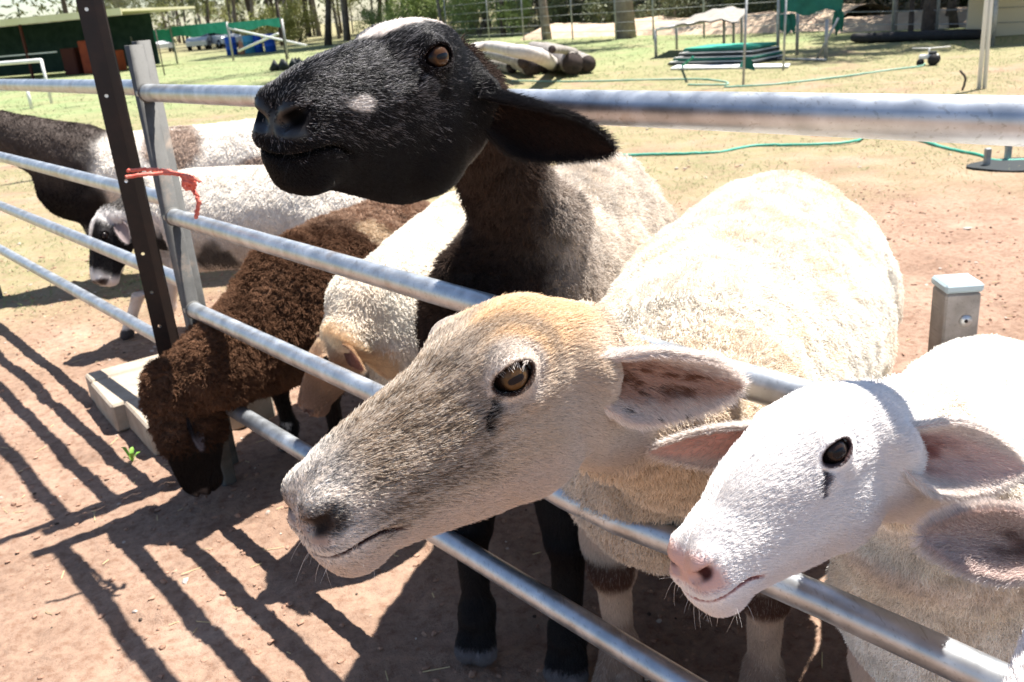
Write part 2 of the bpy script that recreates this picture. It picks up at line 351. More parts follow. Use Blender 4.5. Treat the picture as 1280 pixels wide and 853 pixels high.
# Y section: a broad web seen from the camera side with raised holes, and two ribs behind
def plate(mb, c0, dirv, wdt, th_, holes=None):
    dirv = np.array(dirv, float); nrm = np.cross(dirv, [0, 0, 1.0]); 
    if holes is None:
        mb.box(c0 + dirv * wdt / 2 + np.array([0, 0, (z0 + z1) / 2]), (wdt, th_, z1 - z0), ax=np.stack([dirv, nrm, [0, 0, 1.0]])); return
    n = 16; prev = z0
    hw = wdt / 2
    segs = []
    for hz in holes:
        # square of plate with a round hole
        a, b_ = hz - hw, hz + hw
        if a > prev: mb.box(c0 + dirv * hw + np.array([0, 0, (prev + a) / 2]), (wdt, th_, a - prev), ax=np.stack([dirv, nrm, [0, 0, 1.0]]))
        for sgn in (-1, 1):
            base = len(mb.v); out = []; inn = []
            for k in range(n):
                th2 = 2 * math.pi * k / n; c, s = math.cos(th2), math.sin(th2); m_ = max(abs(c), abs(s))
                out.append(c0 + dirv * (hw + c / m_ * hw) + np.array([0, 0, hz + s / m_ * hw]) + nrm * sgn * th_ / 2); inn.append(c0 + dirv * (hw + c * HR) + np.array([0, 0, hz + s * HR]) + nrm * sgn * th_ / 2)
            fs = [(k, (k + 1) % n, n + (k + 1) % n, n + k) for k in range(n)]
            mb.add(out + inn, fs)
            if sgn == -1: b0 = base
            else: mb.add([], []); mb.f += [(b0 + n + k, b0 + n + (k + 1) % n, base + n + (k + 1) % n, base + n + k) for k in range(n)]; mb.sm += [False] * n
        prev = b_
    mb.box(c0 + dirv * hw + np.array([0, 0, (prev + z1) / 2]), (wdt, th_, z1 - prev), ax=np.stack([dirv, nrm, [0, 0, 1.0]]))
HR = .0046
side = f1 if (f1 @ _rt) > 0 else -f1
mb = MB(); cpos = np.array([pb[0], pb[1], 0]) - side * .034
plate(mb, cpos, side, .040, .005, holes=[.25, .35, .46, .56, .67, .87, 1.09, 1.30, 1.52, 1.74]); mb.build('holed_web', M_PICK, pkr)
e = np.array([pb[0], pb[1], 0]) + side * .006
for an_, nm in ((35, 'rib'), (-28, 'rib')):
    d_ = side * math.cos(R(an_)) + f0 * -math.sin(R(an_)) * -1 if an_ > 0 else side * math.cos(R(an_)) - f0 * math.sin(R(-an_))
    mb = MB(); plate(mb, e, d_ / np.linalg.norm(d_), .026, .005); mb.build(nm, M_PICK, pkr)
# red twine round picket and posts, with its knot and loose ends
M_TWINE = mat('red_twine', (.62, .10, .07), .7, noise=(.70, .22, .16), nscale=60, bump=(180, .6, .002))
tw = empty('twine', fp(2.45, .80, .95), 'red baling twine knotted round the picket and the two posts', 'twine')
def wob(pts, a=.003, seed=1):
    rg = np.random.default_rng(seed); P = np.array(pts, float); q = []
    for i in range(len(P) - 1):
        for t_ in np.linspace(0, 1, 9)[:-1]:
            a0, a1, a2, a3 = P[max(i - 1, 0)], P[i], P[i + 1], P[min(i + 2, len(P) - 1)]
            q.append(.5 * ((2 * a1) + (-a0 + a2) * t_ + (2 * a0 - 5 * a1 + 4 * a2 - a3) * t_ ** 2 + (-a0 + 3 * a1 - 3 * a2 + a3) * t_ ** 3))
    q.append(P[-1]); q = np.array(q); return q + rg.normal(size=q.shape) * a * .3
dT = [atd(157, 222, 2.02), atd(176, 219, 2.03), atd(198, 217, 2.05), atd(216, 217, 2.06), atd(228, 220, 2.07), atd(236, 226, 2.07)]
mb = MB(); mb.tube(wob(dT, .003, 1), .0042, 9); mb.tube(wob([atd(160, 214, 2.2), atd(182, 212, 2.22), atd(205, 214, 2.16), atd(231, 219, 2.08)], .003, 2), .0045, 9); mb.build('loop', M_TWINE, tw)
mb = MB(); 
for k in range(3): mb.tube(wob([atd(229, 219 + 4 * k, 2.06), atd(238, 222 + 3 * k, 2.04), atd(243, 228 + 3 * k, 2.05), atd(235, 232 + 2 * k, 2.08), atd(229, 225 + 3 * k, 2.09)], .004, 3 + k), .0046, 9)
mb.build('knot', M_TWINE, tw)
mb = MB(); mb.tube(wob([atd(236, 230, 2.06), atd(243, 240, 2.06), atd(248, 250, 2.06), atd(247, 262, 2.07), atd(245, 272, 2.08)], .004, 8), .0048, 9); mb.tube(wob([atd(234, 224, 2.05), atd(243, 223, 2.03), atd(251, 228, 2.03)], .003, 9), .0045, 8); mb.build('loose_end', M_TWINE, tw)

# three pale paving blocks by the posts
M_PAVER = mat('sandstone_block', (.29, .235, .18), .9, noise=(.42, .355, .28), nscale=9, bump=(60, .5, .004))
pv = empty('block_stack', (-1.35, 2.85, 0), 'three pale concrete blocks laid side by side beside the fence posts', 'paving blocks')
a_ = np.array([-1.561, 3.09, 0]); e1 = np.array([.435, -.624, 0]); L1 = np.linalg.norm(e1); e1 /= L1; e2 = np.array([-e1[1], e1[0], 0])
off = 0
for k, (wd, dz, sh) in enumerate([(.105, 0, 0), (.30, -.002, .004), (.30, .004, -.035)]):
    c = a_ + e1 * (off + wd / 2) + e2 * (.20 - sh) + np.array([0, 0, .05 + dz]); mb = MB(); mb.box(c, (wd - .008, .40, .10), ax=np.stack([e1, e2, [0, 0, 1.0]]), bev=.007); off += wd
    bl = mb.build('block', M_PAVER, pv)
# green weed by the blocks
M_WEED = mat('weed_leaf', (.16, .36, .05), .6, noise=(.28, .48, .08), nscale=30)
wd_ = empty('weed', at(166, 572), 'tiny green weed sprouting from the dirt by the blocks', 'weed'); base_ = at(166, 578)
for k in range(5):
    a = k * 1.25 + .4; d_ = np.array([math.cos(a), math.sin(a), 0]); s_ = np.array([-d_[1], d_[0], 0]); h_ = .03 + .012 * (k % 3)
    mb = MB(); pts = [(0, .001), (.3, .006), (.6, .007), (1, .0005)]
    Vv = []
    for t_, w__ in pts:
        c = base_ + d_ * t_ * .028 + np.array([0, 0, h_ * math.sin(t_ * 1.9)]); Vv += [c - s_ * w__, c + np.array([0, 0, -.002]), c + s_ * w__]
    mb.add(Vv, [(i * 3 + j, i * 3 + j + 1, i * 3 + j + 4, i * 3 + j + 3) for i in range(3) for j in range(2)], True); mb.build('leaf', M_WEED, wd_)

# square steel post with a cap, beyond the fence
M_CAP = mat('pale_cap', (.36, .44, .48), .5, .1, .4); M_SQ = galv('square_post_steel', (.36, .33, .31), .55, .35, .35)
cp = at(1197, 350, .60); yaw = math.atan2(cp[0], cp[1]) - R(24); a0 = np.array([math.cos(yaw), -math.sin(yaw), 0]); a1 = np.array([math.sin(yaw), math.cos(yaw), 0]); ax = np.stack([a0, a1, [0, 0, 1.0]])
r_ = empty('capped_post', (cp[0], cp[1], 0), 'square grey steel post with a pale cap and a bolt washer, behind the white lamb', 'post')
mb = MB(); mb.box((cp[0], cp[1], .28), (.073, .073, .60), ax=ax, bev=.004); mb.build('post', M_SQ, r_)
mb = MB(); mb.box((cp[0], cp[1], .592), (.080, .080, .020), ax=ax, bev=.005); mb.build('cap', M_CAP, r_)
fc_ = np.array([cp[0], cp[1], .52]) - a1 * .0365
mb = MB(); mb.tube([fc_ + a0 * .008, fc_ + a0 * .008 - a1 * .003], .0125, 24); mb.build('washer', M_GALV, r_); mb = MB(); mb.tube([fc_ + a0 * .008 - a1 * .001, fc_ + a0 * .008 - a1 * .0042], .004, 12); mb.build('bolt', M_PICK, r_)
print('fence', round(time.time() - T0, 1))
# ------------------------------------------------------------------ the paddock beyond
def up(P, h): return np.array([P[0], P[1], P[2] + h])
M_HOSE = mat('green_hose', (.03, .30, .20), .45, noise=(.10, .42, .32), nscale=3)
M_HOSE2 = mat('pale_green_hose', (.16, .36, .25), .5, noise=(.30, .46, .36), nscale=1)
def hose(pxs, r, label, mt, seed=1, n=10):
    P = [at(x, y, r) for x, y in pxs]; mb = MB(); mb.tube(wob(P, .004, seed), r, n); o = mb.build('hose', mt); return tag(o, label, 'hose', 'garden hoses lying in the paddock')
hose([(600, 206), (655, 202), (720, 196), (815, 193), (860, 192), (900, 190), (945, 182), (1010, 181), (1060, 178), (1078, 172), (1090, 158)], .011, 'green hose lying in the paddock behind the top rail, nearest the sheep', M_HOSE)
hose([(1110, 150), (1140, 170), (1162, 179), (1190, 187), (1225, 194), (1245, 201), (1290, 200)], .011, 'short length of green hose running to the two low steel stubs', M_HOSE, 2)
hose([(640, 101), (720, 102), (800, 100), (870, 99), (905, 102), (905, 106), (860, 106)], .012, 'pale hose looped on the grass far beyond the top rail', M_HOSE2, 3)
hose([(905, 109), (960, 106), (1010, 101), (1060, 95), (1110, 88), (1150, 83), (1156, 80)], .012, 'pale green hose leading to the little sprinkler', M_HOSE2, 4)

M_BARK = mat('grey_bark', (.17, .14, .125), .9, noise=(.30, .26, .23), nscale=6, bump=(22, 1.0, .02)); M_DBARK = mat('dark_bark', (.055, .042, .036), .95, noise=(.12, .095, .08), nscale=5, bump=(22, 1.0, .02))
M_LOG = mat('weathered_log', (.15, .13, .115), .85, noise=(.36, .33, .30), nscale=9, bump=(25, .8, .01)); M_END = mat('log_end', (.022, .017, .016), .9, noise=(.07, .05, .045), nscale=8)
def leafmat(name, a, b):
    m = mat(name, a, .6, noise=b, nscale=1.3, ramp=(.3, .7)); m.node_tree.nodes['Principled BSDF'].inputs['Specular IOR Level'].default_value = .35; return m
M_LEAF = [leafmat('olive_leaves', (.10, .115, .055), (.20, .205, .11)), leafmat('dull_green_leaves', (.075, .095, .045), (.15, .165, .08)), leafmat('bright_green_leaves', (.19, .26, .07), (.32, .37, .13)), leafmat('yellow_green_leaves', (.20, .22, .06), (.34, .34, .12))]
def leaves_np(ctrs, rads, n, size, seed, droop=.5):
    rg = np.random.default_rng(seed); ci = rg.integers(0, len(ctrs), n); C = np.array(ctrs)[ci]; Rr = np.array(rads)[ci]
    d = rg.normal(size=(n, 3)); d /= np.linalg.norm(d, axis=1)[:, None]; P = C + d * Rr * (rg.random(n) ** .45)[:, None]
    a = rg.normal(size=(n, 3)); a[:, 2] -= droop; a /= np.linalg.norm(a, axis=1)[:, None]; b = np.cross(a, rg.normal(size=(n, 3))); b /= np.linalg.norm(b, axis=1)[:, None]
    s = size * (.6 + .8 * rg.random(n))[:, None]
    V = np.stack([P - a * s, P + b * s * .32, P + a * s, P - b * s * .32], 1).reshape(-1, 3); return V, np.arange(4 * n).reshape(n, 4)
def tree_proto(seed, h, r0, forks, leafm, barkm, nleaf, size, low=.35, spread=.22, lean=.05, loc=(0, 0, 0), name='gum_tree', dens=1):
    rg = np.random.default_rng(seed); root = empty(name, loc); mb = MB(); K = 9; L = np.array([rg.normal() * lean, rg.normal() * lean, 1.0]); base = np.array(loc, float)
    ts = np.linspace(0, 1, K); ax_ = [base + L * h * t_ * .92 + np.array([math.sin(t_ * 5 + seed), math.cos(t_ * 4 + seed), 0]) * h * .012 * t_ for t_ in ts]; ax_[0] = base + np.array([0, 0, -.1])
    mb.tube(ax_, [r0 * (1.25 if i == 0 else 1) * (1 - .75 * t_) for i, t_ in enumerate(ts)], 10, smooth=True); mb.build('trunk', barkm, root)
    ctr, rad = [], []; lb = MB()
    for k in range(forks):
        t_ = low + (1 - low) * (k + rg.random() * .6) / forks; i = int(t_ * (K - 1)); p = ax_[i] + (ax_[min(i + 1, K - 1)] - ax_[i]) * (t_ * (K - 1) - i); a = k * 2.4 + rg.random(); ln = h * spread * (1.15 - .5 * t_) * (.7 + .6 * rg.random())
        e = p + np.array([math.cos(a) * ln, math.sin(a) * ln, ln * (.5 + .6 * rg.random())]); m_ = (p + e) / 2 + np.array([0, 0, ln * .12]); rr = r0 * .35 * (1 - .5 * t_)
        lb.tube([p, m_, e], [rr, rr * .7, rr * .25], 6)
        for q in (m_, e, e + rg.normal(size=3) * ln * .25): ctr.append(q + rg.normal(size=3) * ln * .12); rad.append(np.array([.42, .42, .34]) * ln * (.6 + .6 * rg.random()))
    lb.build('limbs', barkm, root)
    V, F = leaves_np(ctr, rad, nleaf, size, seed); me = mesh_np('crown', V, F, False); link('crown', me, leafm, root); return root
def shrub_proto(seed, w_, h, leafm, n, size, loc=(0, 0, 0), name='shrub'):
    rg = np.random.default_rng(seed); root = empty(name, loc); base = np.array(loc, float); mb = MB(); ctr, rad = [], []
    for k in range(9):
        a = rg.random() * 6.28; e = base + np.array([math.cos(a) * w_ * .5 * rg.random(), math.sin(a) * w_ * .5 * rg.random(), h * (.35 + .6 * rg.random())]); mb.tube([base + np.array([0, 0, -.03]), (base + e) / 2 + np.array([0, 0, .1 * h]), e], [.03, .02, .006], 5)
        for _ in range(2): ctr.append(e + rg.normal(size=3) * .12 * w_); rad.append(np.array([.28, .28, .3]) * w_ * (.5 + .6 * rg.random()))
    mb.build('stems', M_BARK, root); V, F = leaves_np(ctr, rad, n, size, seed, 0); V[:, 2] = np.maximum(V[:, 2], .02); link('foliage', mesh_np('foliage', V, F, False), leafm, root); return root
protos = [tree_proto(11, 13, .17, 12, M_LEAF[0], M_BARK, 7000, .13, loc=(9, 70, 0)), tree_proto(12, 11, .13, 10, M_LEAF[1], M_DBARK, 6000, .13, loc=(-14, 66, 0), low=.25), tree_proto(13, 15, .22, 12, M_LEAF[0], M_DBARK, 7000, .15, loc=(-30, 70, 0), low=.45),
          tree_proto(14, 8, .09, 11, M_LEAF[3], M_BARK, 6000, .10, loc=(22, 52, 0), low=.12, spread=.26)]
TL = ['slim grey-barked gum', 'dark-barked gum', 'tall dark gum', 'small leafy sapling']
GT = 'bushland trees behind the paddock'
for p_, tl in zip(protos, TL): tag(p_, tl + ' tree in the bush behind the paddock', 'tree', GT)
# trunks that stand out, placed where they show
for (x, y, k, sc, lb_) in [(410, 57, 2, .95, 'leaning dark gum trunk standing alone left of the black sheep\'s head'), (684, 50, 0, 1.0, 'slim grey gum behind the log pile'), (783, 48, 0, 1.75, 'thick grey gum between the log pile and the wire shelter'), (1160, 48, 2, .62, 'stout dark gum behind the sprinkler'), (1138, 47, 1, .4, 'thin leaning gum left of the stout dark one'), (1040, 34, 3, .5, 'leafy sapling behind the green shade frame')]:
    P = at(x, y); o = copy_tree(protos[k], P, rz=x * .37, scale=(sc * .9, sc * .9, max(sc, .8))); o['label'] = lb_
rg = np.random.default_rng(21); cnt = 0
BX = [-80, 200, 450, 700, 850, 1000, 1110, 1360]; BY = [64, 57, 51, 44, 38, 31, 40, 30]
WH = ['left of the black sheep\'s head', 'behind the log pile and the wire shelter', 'on the right behind the sprinkler']
for k in range(210):
    x = rg.uniform(-80, 1360); y0 = np.interp(x, BX, BY); P = at(x, y0) * (1.0 + .9 * rg.random() ** 1.3) + np.array([0, 0, 0]); P[2] = 0
    if 650 < x < 1080: P[:2] *= 1.25
    kk = rg.choice([0, 0, 1, 1, 2, 3]); dd = np.hypot(P[0], P[1]); sc = np.clip(dd / 52, .38, 1.15) * (.75 + .5 * rg.random()); o = copy_tree(protos[kk], P, rz=rg.random() * 6.28, scale=(sc, sc, sc * (.9 + .35 * rg.random())))
    o['label'] = TL[kk] + ' tree in the bush ' + WH[0 if x < 480 else 1 if x < 1050 else 2]; cnt += 1
# shrubs
shr = [shrub_proto(31, 2.6, 2.4, M_LEAF[2], 3800, .08, loc=at(515, 50)), shrub_proto(32, 2.2, 1.8, M_LEAF[3], 3200, .08, loc=at(352, 54)), shrub_proto(33, 1.6, 1.1, M_LEAF[1], 2200, .07, loc=at(845, 38))]
SL = ['bright green shrub', 'yellow-green shrub', 'dull low shrub']
for o, s_ in zip(shr, SL): tag(o, s_ + ' along the edge of the bush', 'shrub', 'shrubs along the bush edge')
for (x, y, k, sc) in [(560, 47, 0, .9), (600, 46, 0, .9), (640, 45, 0, .7), (470, 52, 0, .8), (335, 57, 1, 1.3), (310, 54, 1, 1.1), (375, 53, 1, 1.4), (20, 62, 0, 2.2), (820, 36, 2, .9), (900, 33, 2, 1.0), (955, 30, 2, .9), (1060, 30, 2, .7), (760, 38, 2, 1.1), (700, 40, 2, 1.2), (1010, 28, 1, .8), (250, 52, 2, 1.2), (290, 50, 2, 1.3), (930, 31, 1, .7), (1090, 26, 2, 1.2), (1190, 22, 2, 1.2), (1250, 18, 1, 1.2)]:
    o = copy_tree(shr[k], at(x, y), rz=x * .7, scale=(sc, sc, sc * .95)); o['label'] = SL[k] + ' at the bush edge ' + ('far left' if x < 100 else 'left of the black sheep\'s head' if x < 450 else 'behind the black sheep\'s forehead' if x < 650 else 'behind the logs' if x < 790 else 'behind the wire shelter' if x < 980 else 'on the right')
# far wood that reads as one mass behind, and the pale bank of dry dirt and grass
rg = np.random.default_rng(5); V = []; 
ctr = []; rad = []
for k in range(220):
    a = rg.uniform(-.85, .95); d_ = rg.uniform(95, 150); ctr.append((math.sin(a) * d_, math.cos(a) * d_, rg.uniform(1, 9))); rad.append(np.array([6, 6, 3.2]) * rg.uniform(.6, 1.2))
V, F = leaves_np(ctr, rad, 7000, .45, 9, .3); V[:, 2] = np.maximum(V[:, 2], .1); o = link('far_wood', mesh_np('far_wood', V, F, False), M_LEAF[1]); o['kind'] = 'stuff'
# leaf litter, saplings and fallen branches that read as one dark understorey
ctr = []; rad = []
for k in range(230):
    x = rg.uniform(-80, 1360) if k % 3 == 0 else rg.uniform(640, 1360); P = at(x, np.interp(x, BX, BY)) * (1.12 + .7 * rg.random()); s_ = np.hypot(P[0], P[1]) / 50; ctr.append((P[0], P[1], rg.uniform(.2, 1.6) * s_)); rad.append(np.array([2.2, 2.2, .9]) * rg.uniform(.5, 1.3) * s_)
V, F = leaves_np(ctr, rad, 15000, .15, 19, .0); V[:, 2] = np.maximum(V[:, 2], .02); o = link('undergrowth', mesh_np('undergrowth', V, F, False), mat('undergrowth', (.12, .105, .07), .9, noise=(.24, .20, .14), nscale=.6)); o['kind'] = 'stuff'
M_BANK = mat('dry_bank', (.42, .30, .22), .95, noise=(.56, .44, .31), nscale=2.2, bump=(6, .8, .05))
def bank(name, pts, hgt, wdt, seed):
    P = np.array([at(x, y) for x, y in pts]); P = np.array([P[int(i)] * (1 - i % 1) + P[min(int(i) + 1, len(P) - 1)] * (i % 1) for i in np.linspace(0, len(P) - 1, 90)]); t_ = np.gradient(P, axis=0); t_ /= np.linalg.norm(t_, axis=1)[:, None]; s_ = np.stack([-t_[:, 1], t_[:, 0], t_[:, 0] * 0], 1)
    A = np.linspace(-1, 1, 15); V = np.stack([P + s_ * a * wdt + np.array([0, 0, 1.0]) * (hgt * (1 - a * a) ** 1.0 - .04) for a in A], 1).reshape(-1, 3); V[:, 2] += fbm(V, .7, 3, seed) * hgt * .45 * (V[:, 2] > .02)
    ii = np.arange(len(V)).reshape(90, 15); F = np.stack([ii[:-1, :-1], ii[1:, :-1], ii[1:, 1:], ii[:-1, 1:]], -1).reshape(-1, 4); o = link(name, mesh_np(name, V, F), M_BANK); o['kind'] = 'structure'
bank('earth_bank', [(690, 46), (830, 40), (960, 37), (1080, 33)], .5, 1.6, 3); bank('earth_bank', [(1060, 38), (1160, 33), (1300, 27)], .35, 1.2, 5)
# old tyres in a dark row under the trees at the right
M_TYRE = mat('rubber', (.022, .021, .022), .75); tyre0 = None
for k, x in enumerate(range(1084, 1226, 11)):
    P = at(x, 53 - (x - 1084) * .03, .0)
    if tyre0 is None:
        mb = MB(); n, m_ = 18, 8; V = []
        for i in range(n):
            for j in range(m_):
                a, b = 2 * math.pi * i / n, 2 * math.pi * j / m_; V.append((math.cos(a) * (.25 + .08 * math.cos(b)), math.sin(a) * (.25 + .08 * math.cos(b)), .085 + .085 * math.sin(b)))
        mb.add(V, [(i * m_ + j, ((i + 1) % n) * m_ + j, ((i + 1) % n) * m_ + (j + 1) % m_, i * m_ + (j + 1) % m_) for i in range(n) for j in range(m_)], True); tyre0 = mb.build('tyre', M_TYRE); o = tyre0
    else: o = tyre0.copy(); COL.objects.link(o)
    o.location = P; o.rotation_euler = (.05 * math.sin(x), .08 * math.cos(x), x); tag(o, 'old black tyre, %s in the dark row under the right-hand trees' % ('leftmost' if k == 0 else 'number %d from the left' % (k + 1)), 'tyre', 'tyres in a row under the trees')

# log pile
LG = 'logs in the pile behind the black sheep'
def log(p0, p1, r, label, taper=.8):
    p0, p1 = np.array(p0, float), np.array(p1, float); root = empty('log', (p0[0], p0[1], 0), label, 'log', LG); mb = MB(); K = 8
    r = r * .85; pts = [p0 + (p1 - p0) * t_ + np.array([0, 0, 1.0]) * math.sin(t_ * 3.1) * r * .25 for t_ in np.linspace(0, 1, K)]; mb.tube(pts, [r * (1 - (1 - taper) * t_) for t_ in np.linspace(0, 1, K)], 16, caps=False); mb.build('bark', M_LOG, root)
    for q, s_, rr in ((pts[0], -1, r), (pts[-1], 1, r * taper)):
        d_ = (p1 - p0) / np.linalg.norm(p1 - p0); mb = MB(); mb.tube([q + d_ * s_ * .001, q + d_ * s_ * -.02], rr * .97, 16); mb.build('cut_end', M_END, root)
    return root
g1 = lambda x, y, z: at(x, y, z)
log(g1(735, 80, .17), g1(700, 62, .17) + np.array([-.2, 2.2, 0]), .17, 'short log at the right end of the pile, dark cut end towards us')
log(g1(716, 80, .22), g1(690, 64, .22) + np.array([-.3, 2.4, 0]), .22, 'fat log second from the right end of the pile')
log(g1(664, 83, .20), g1(640, 70, .2) + np.array([-.6, 2.0, 0]), .20, 'fat grey log in the middle of the pile')
log(g1(680, 81, .17), g1(672, 70, .17) + np.array([-.3, 2.0, 0]), .17, 'dark-ended log left of the fallen trunk tip')
log(g1(640, 84, .13), g1(606, 76, .13) + np.array([-.6, .9, 0]), .14, 'thin pale log at the left foot of the pile')
log(g1(655, 78, .34), g1(610, 66, .34) + np.array([-.3, .8, 0]), .13, 'pale log lying on the left of the pile')
log(g1(718, 66, .34), g1(690, 62, .55), .09, 'short branch propped across the right of the pile')
rt_ = empty('fallen_trunk', at(690, 83), 'long pale bent trunk lying across the log pile', 'log'); mb = MB(); P = [at(590, 60, .62), at(612, 58, .62), at(640, 63, .62), at(668, 68, .55), at(681, 74, .40), at(694, 82, .10)]; P = wob(P, .01, 4); mb.tube(P, np.linspace(.075, .125, len(P)), 14); mb.build('trunk', mat('bleached_log', (.38, .34, .31), .85, noise=(.56, .52, .48), nscale=7, bump=(25, .8, .01)), rt_); mb = MB(); d_ = P[-1] - P[-3]; d_ /= np.linalg.norm(d_); mb.tube([P[-1] + d_ * .002, P[-1] + d_ * .012], .118, 14); mb.build('cut_end', M_END, rt_)

M_FRAME = galv('thin_frame', (.42, .43, .42), .5, .5); M_WHITE = mat('white_paint', (.74, .74, .72), .5, noise=(.62, .61, .58), nscale=5); M_NETW = mat('weathered_net', (.20, .19, .17), .9, noise=(.30, .28, .25), nscale=7); M_DGREEN = mat('dark_green_cloth', (.012, .09, .065), .8, noise=(.02, .15, .11), nscale=4); M_GREEN = mat('green_shade_cloth', (.02, .26, .17), .8, noise=(.05, .36, .26), nscale=3); M_BLK = mat('black_edge', (.015, .02, .022), .6)
# wire shelter with a sagging net roof
sh = empty('wire_shelter', at(870, 70), 'old wire-netting shelter with a sagging pale roof beyond the stacked panels', 'shelter')
C4 = [at(821, 73), at(922, 66), at(934, 58), at(846, 62)]
for c, hh in zip([at(820, 73), at(846, 62), at(905, 63), at(917, 61), at(927, 60)], [.55, .55, .74, .72, .70]): mb = MB(); mb.tube([c, up(c, hh)], .03, 8); mb.build('post', M_FRAME, sh)
nx, ny = 16, 8; V = []
for i in range(nx):
    for j in range(ny):
        s_, t_ = i / (nx - 1), j / (ny - 1); p = (C4[0] * (1 - s_) + C4[1] * s_) * (1 - t_) + (C4[3] * (1 - s_) + C4[2] * s_) * t_; z = .54 + .26 * math.sin(min(s_ * 1.35, 1) * 3.14 * .5) * (.3 + .7 * t_) - .14 * max(0, s_ - .8) * 5 * .5 + .018 * math.sin(i * 1.7 + j); V.append((p[0], p[1], z))
Vn = np.array(V); Fq = [(i * ny + j, (i + 1) * ny + j, (i + 1) * ny + j + 1, i * ny + j + 1) for i in range(nx - 1) for j in range(ny - 1)]
mb = MB(); mb.add(V, Fq, True); mb.add(Vn + np.array([0, 0, .025]), [f[::-1] for f in Fq], True); mb.build('net_roof', M_NETW, sh); mb = MB(); mb.tube([up(C4[0], .55), up(at(880, 68), .62)], .03, 8); mb.build('front_beam', M_WHITE, sh)
# stacked panels and white sheet
stk = empty('panel_stack', at(885, 82), 'stack of black and green framed pool panels lying flat', 'panels'); e1 = at(940, 82) - at(832, 84); Lr = np.linalg.norm(e1); e1 /= Lr; e2 = np.array([-e1[1], e1[0], 0])
for k in range(4):
    ins = .06 * k; c = at(832, 84) + e1 * (Lr / 2 + .03 * k) + e2 * .55 + np.array([0, 0, .04 + .072 * k]); mb = MB(); mb.box(c, (Lr - 2 * ins, 1.0 - ins, .040), ax=np.stack([e1, e2, [0, 0, 1.0]]), bev=.012); mb.build('panel', [M_BLK, M_DGREEN, M_BLK, M_DGREEN][k], stk)
    mb = MB(); mb.box(c + np.array([0, 0, .030]), (Lr - 2 * ins - .05, .99 - ins, .014), ax=np.stack([e1, e2, [0, 0, 1.0]])); mb.build('edge_strip', M_WHITE if k < 3 else M_GREEN, stk)
mb = MB(); mb.tube([at(853, 82, .05), at(866, 72, .33)], .02, 6); mb.build('strap', M_GREEN, stk); mb = MB(); q = at(928, 76, .3); mb.add([q, q + e1 * .12 + [0, 0, .03], q + e1 * .18 - [0, 0, .13], q - e1 * .02 - [0, 0, .07] - e2 * .06], [(0, 1, 2, 3)]); mb.add([q + e2 * .02, q + e1 * .12 + [0, 0, .03] + e2 * .02, q + e1 * .18 - [0, 0, .13] + e2 * .02, q - e1 * .02 - [0, 0, .07] - e2 * .04], [(3, 2, 1, 0)]); mb.build('loose_cloth', M_DGREEN, stk)
ws = [at(838, 88), at(985, 86), at(988, 82.5), at(846, 84)]; mb = MB(); mb.prism([(0, 0), (1, 0)], (0, 0, 0), (0, 0, 0), ([1, 0, 0], [0, 1, 0])) if False else None
mb = MB(); Vt = [p + np.array([0, 0, .035]) for p in ws]; Vb = [p + np.array([0, 0, .012]) for p in ws]; mb.add(Vb + Vt, [(3, 2, 1, 0), (4, 5, 6, 7), (0, 1, 5, 4), (1, 2, 6, 5), (2, 3, 7, 6), (3, 0, 4, 7)]); tag(mb.build('white_sheet', M_WHITE), 'long white board lying flat on the grass in front of the panel stack', 'board')
# green shade frame
gs = empty('shade_frame', at(1010, 74), 'metal frame hung with dark green shade cloth beyond the paddock', 'frame')
for a_, b_ in [((972, 74), 1.35), ((996, 70), .95), ((1032, 75), .62)]: mb = MB(); c = at(*a_); mb.tube([c, up(c, b_)], .03, 8); mb.build('post', M_FRAME, gs)
mb = MB(); mb.tube([at(1021, 74), up(at(1046, 73), .62)], .02, 8); mb.tube([at(972, 74, .03), at(1032, 75, .03)], .02, 6); mb.build('brace', M_FRAME, gs)
def cloth(mb, a, b, z0, z1, dy=0):
    A, B = at(*a), at(*b); n = 9; V = []
    for i in range(n):
        for j in range(5): p = A + (B - A) * i / (n - 1); V.append((p[0], p[1] + .04 * math.sin(i * 1.9 + j), z0 + (z1 - z0) * j / 4 + (.05 * math.sin(i * 1.3) if j == 0 else 0)))
    F = [(i * 5 + j, (i + 1) * 5 + j, (i + 1) * 5 + j + 1, i * 5 + j + 1) for i in range(n - 1) for j in range(4)]; mb.add(V, F, True); mb.add(np.array(V) + [0, .02, 0], [f[::-1] for f in F], True)
mb = MB(); cloth(mb, (973, 74), (1050, 72), .72, .96); cloth(mb, (973, 74), (993, 73), .42, .72); cloth(mb, (1040, 73), (1052, 72), .42, .72); mb.build('cloth', M_DGREEN, gs)
# leaning aluminium poles
M_POLE = mat('pale_pole', (.66, .70, .75), .4, .3, .5)
for (a_, b_, d_, lb_) in [((929, 107), (947, -20), .022, 'pale leaning pole left of the green shade frame'), ((979, 88), (996, -20), .022, 'pale leaning pole in front of the green shade frame')]:
    p = at(*a_); q = p + np.array([.012 * (b_[0] - a_[0]), .5, 2.3]); r_ = empty('leaning_pole', p, lb_, 'pole'); mb = MB(); mb.tube([p, p + (q - p) * .62], d_ * .75, 10); mb.build('lower_tube', M_FRAME, r_); mb = MB(); mb.tube([p + (q - p) * .6, q], d_, 10); mb.build('upper_tube', M_POLE, r_)
    mb = MB(); mb.tube([p + (q - p) * .585, p + (q - p) * .615], d_ * 1.35, 10); mb.build('collar', M_BLK, r_)
p = at(1227, 111); r_ = empty('leaning_pole', p, 'pair of pale tubes standing upright at the right edge of the paddock', 'pole')
for dx in (-.03, .03): mb = MB(); mb.tube([p + [dx, 0, 0], p + [dx * .4 + .02, .1, 2.4]], .022, 10); mb.build('tube', M_POLE, r_)
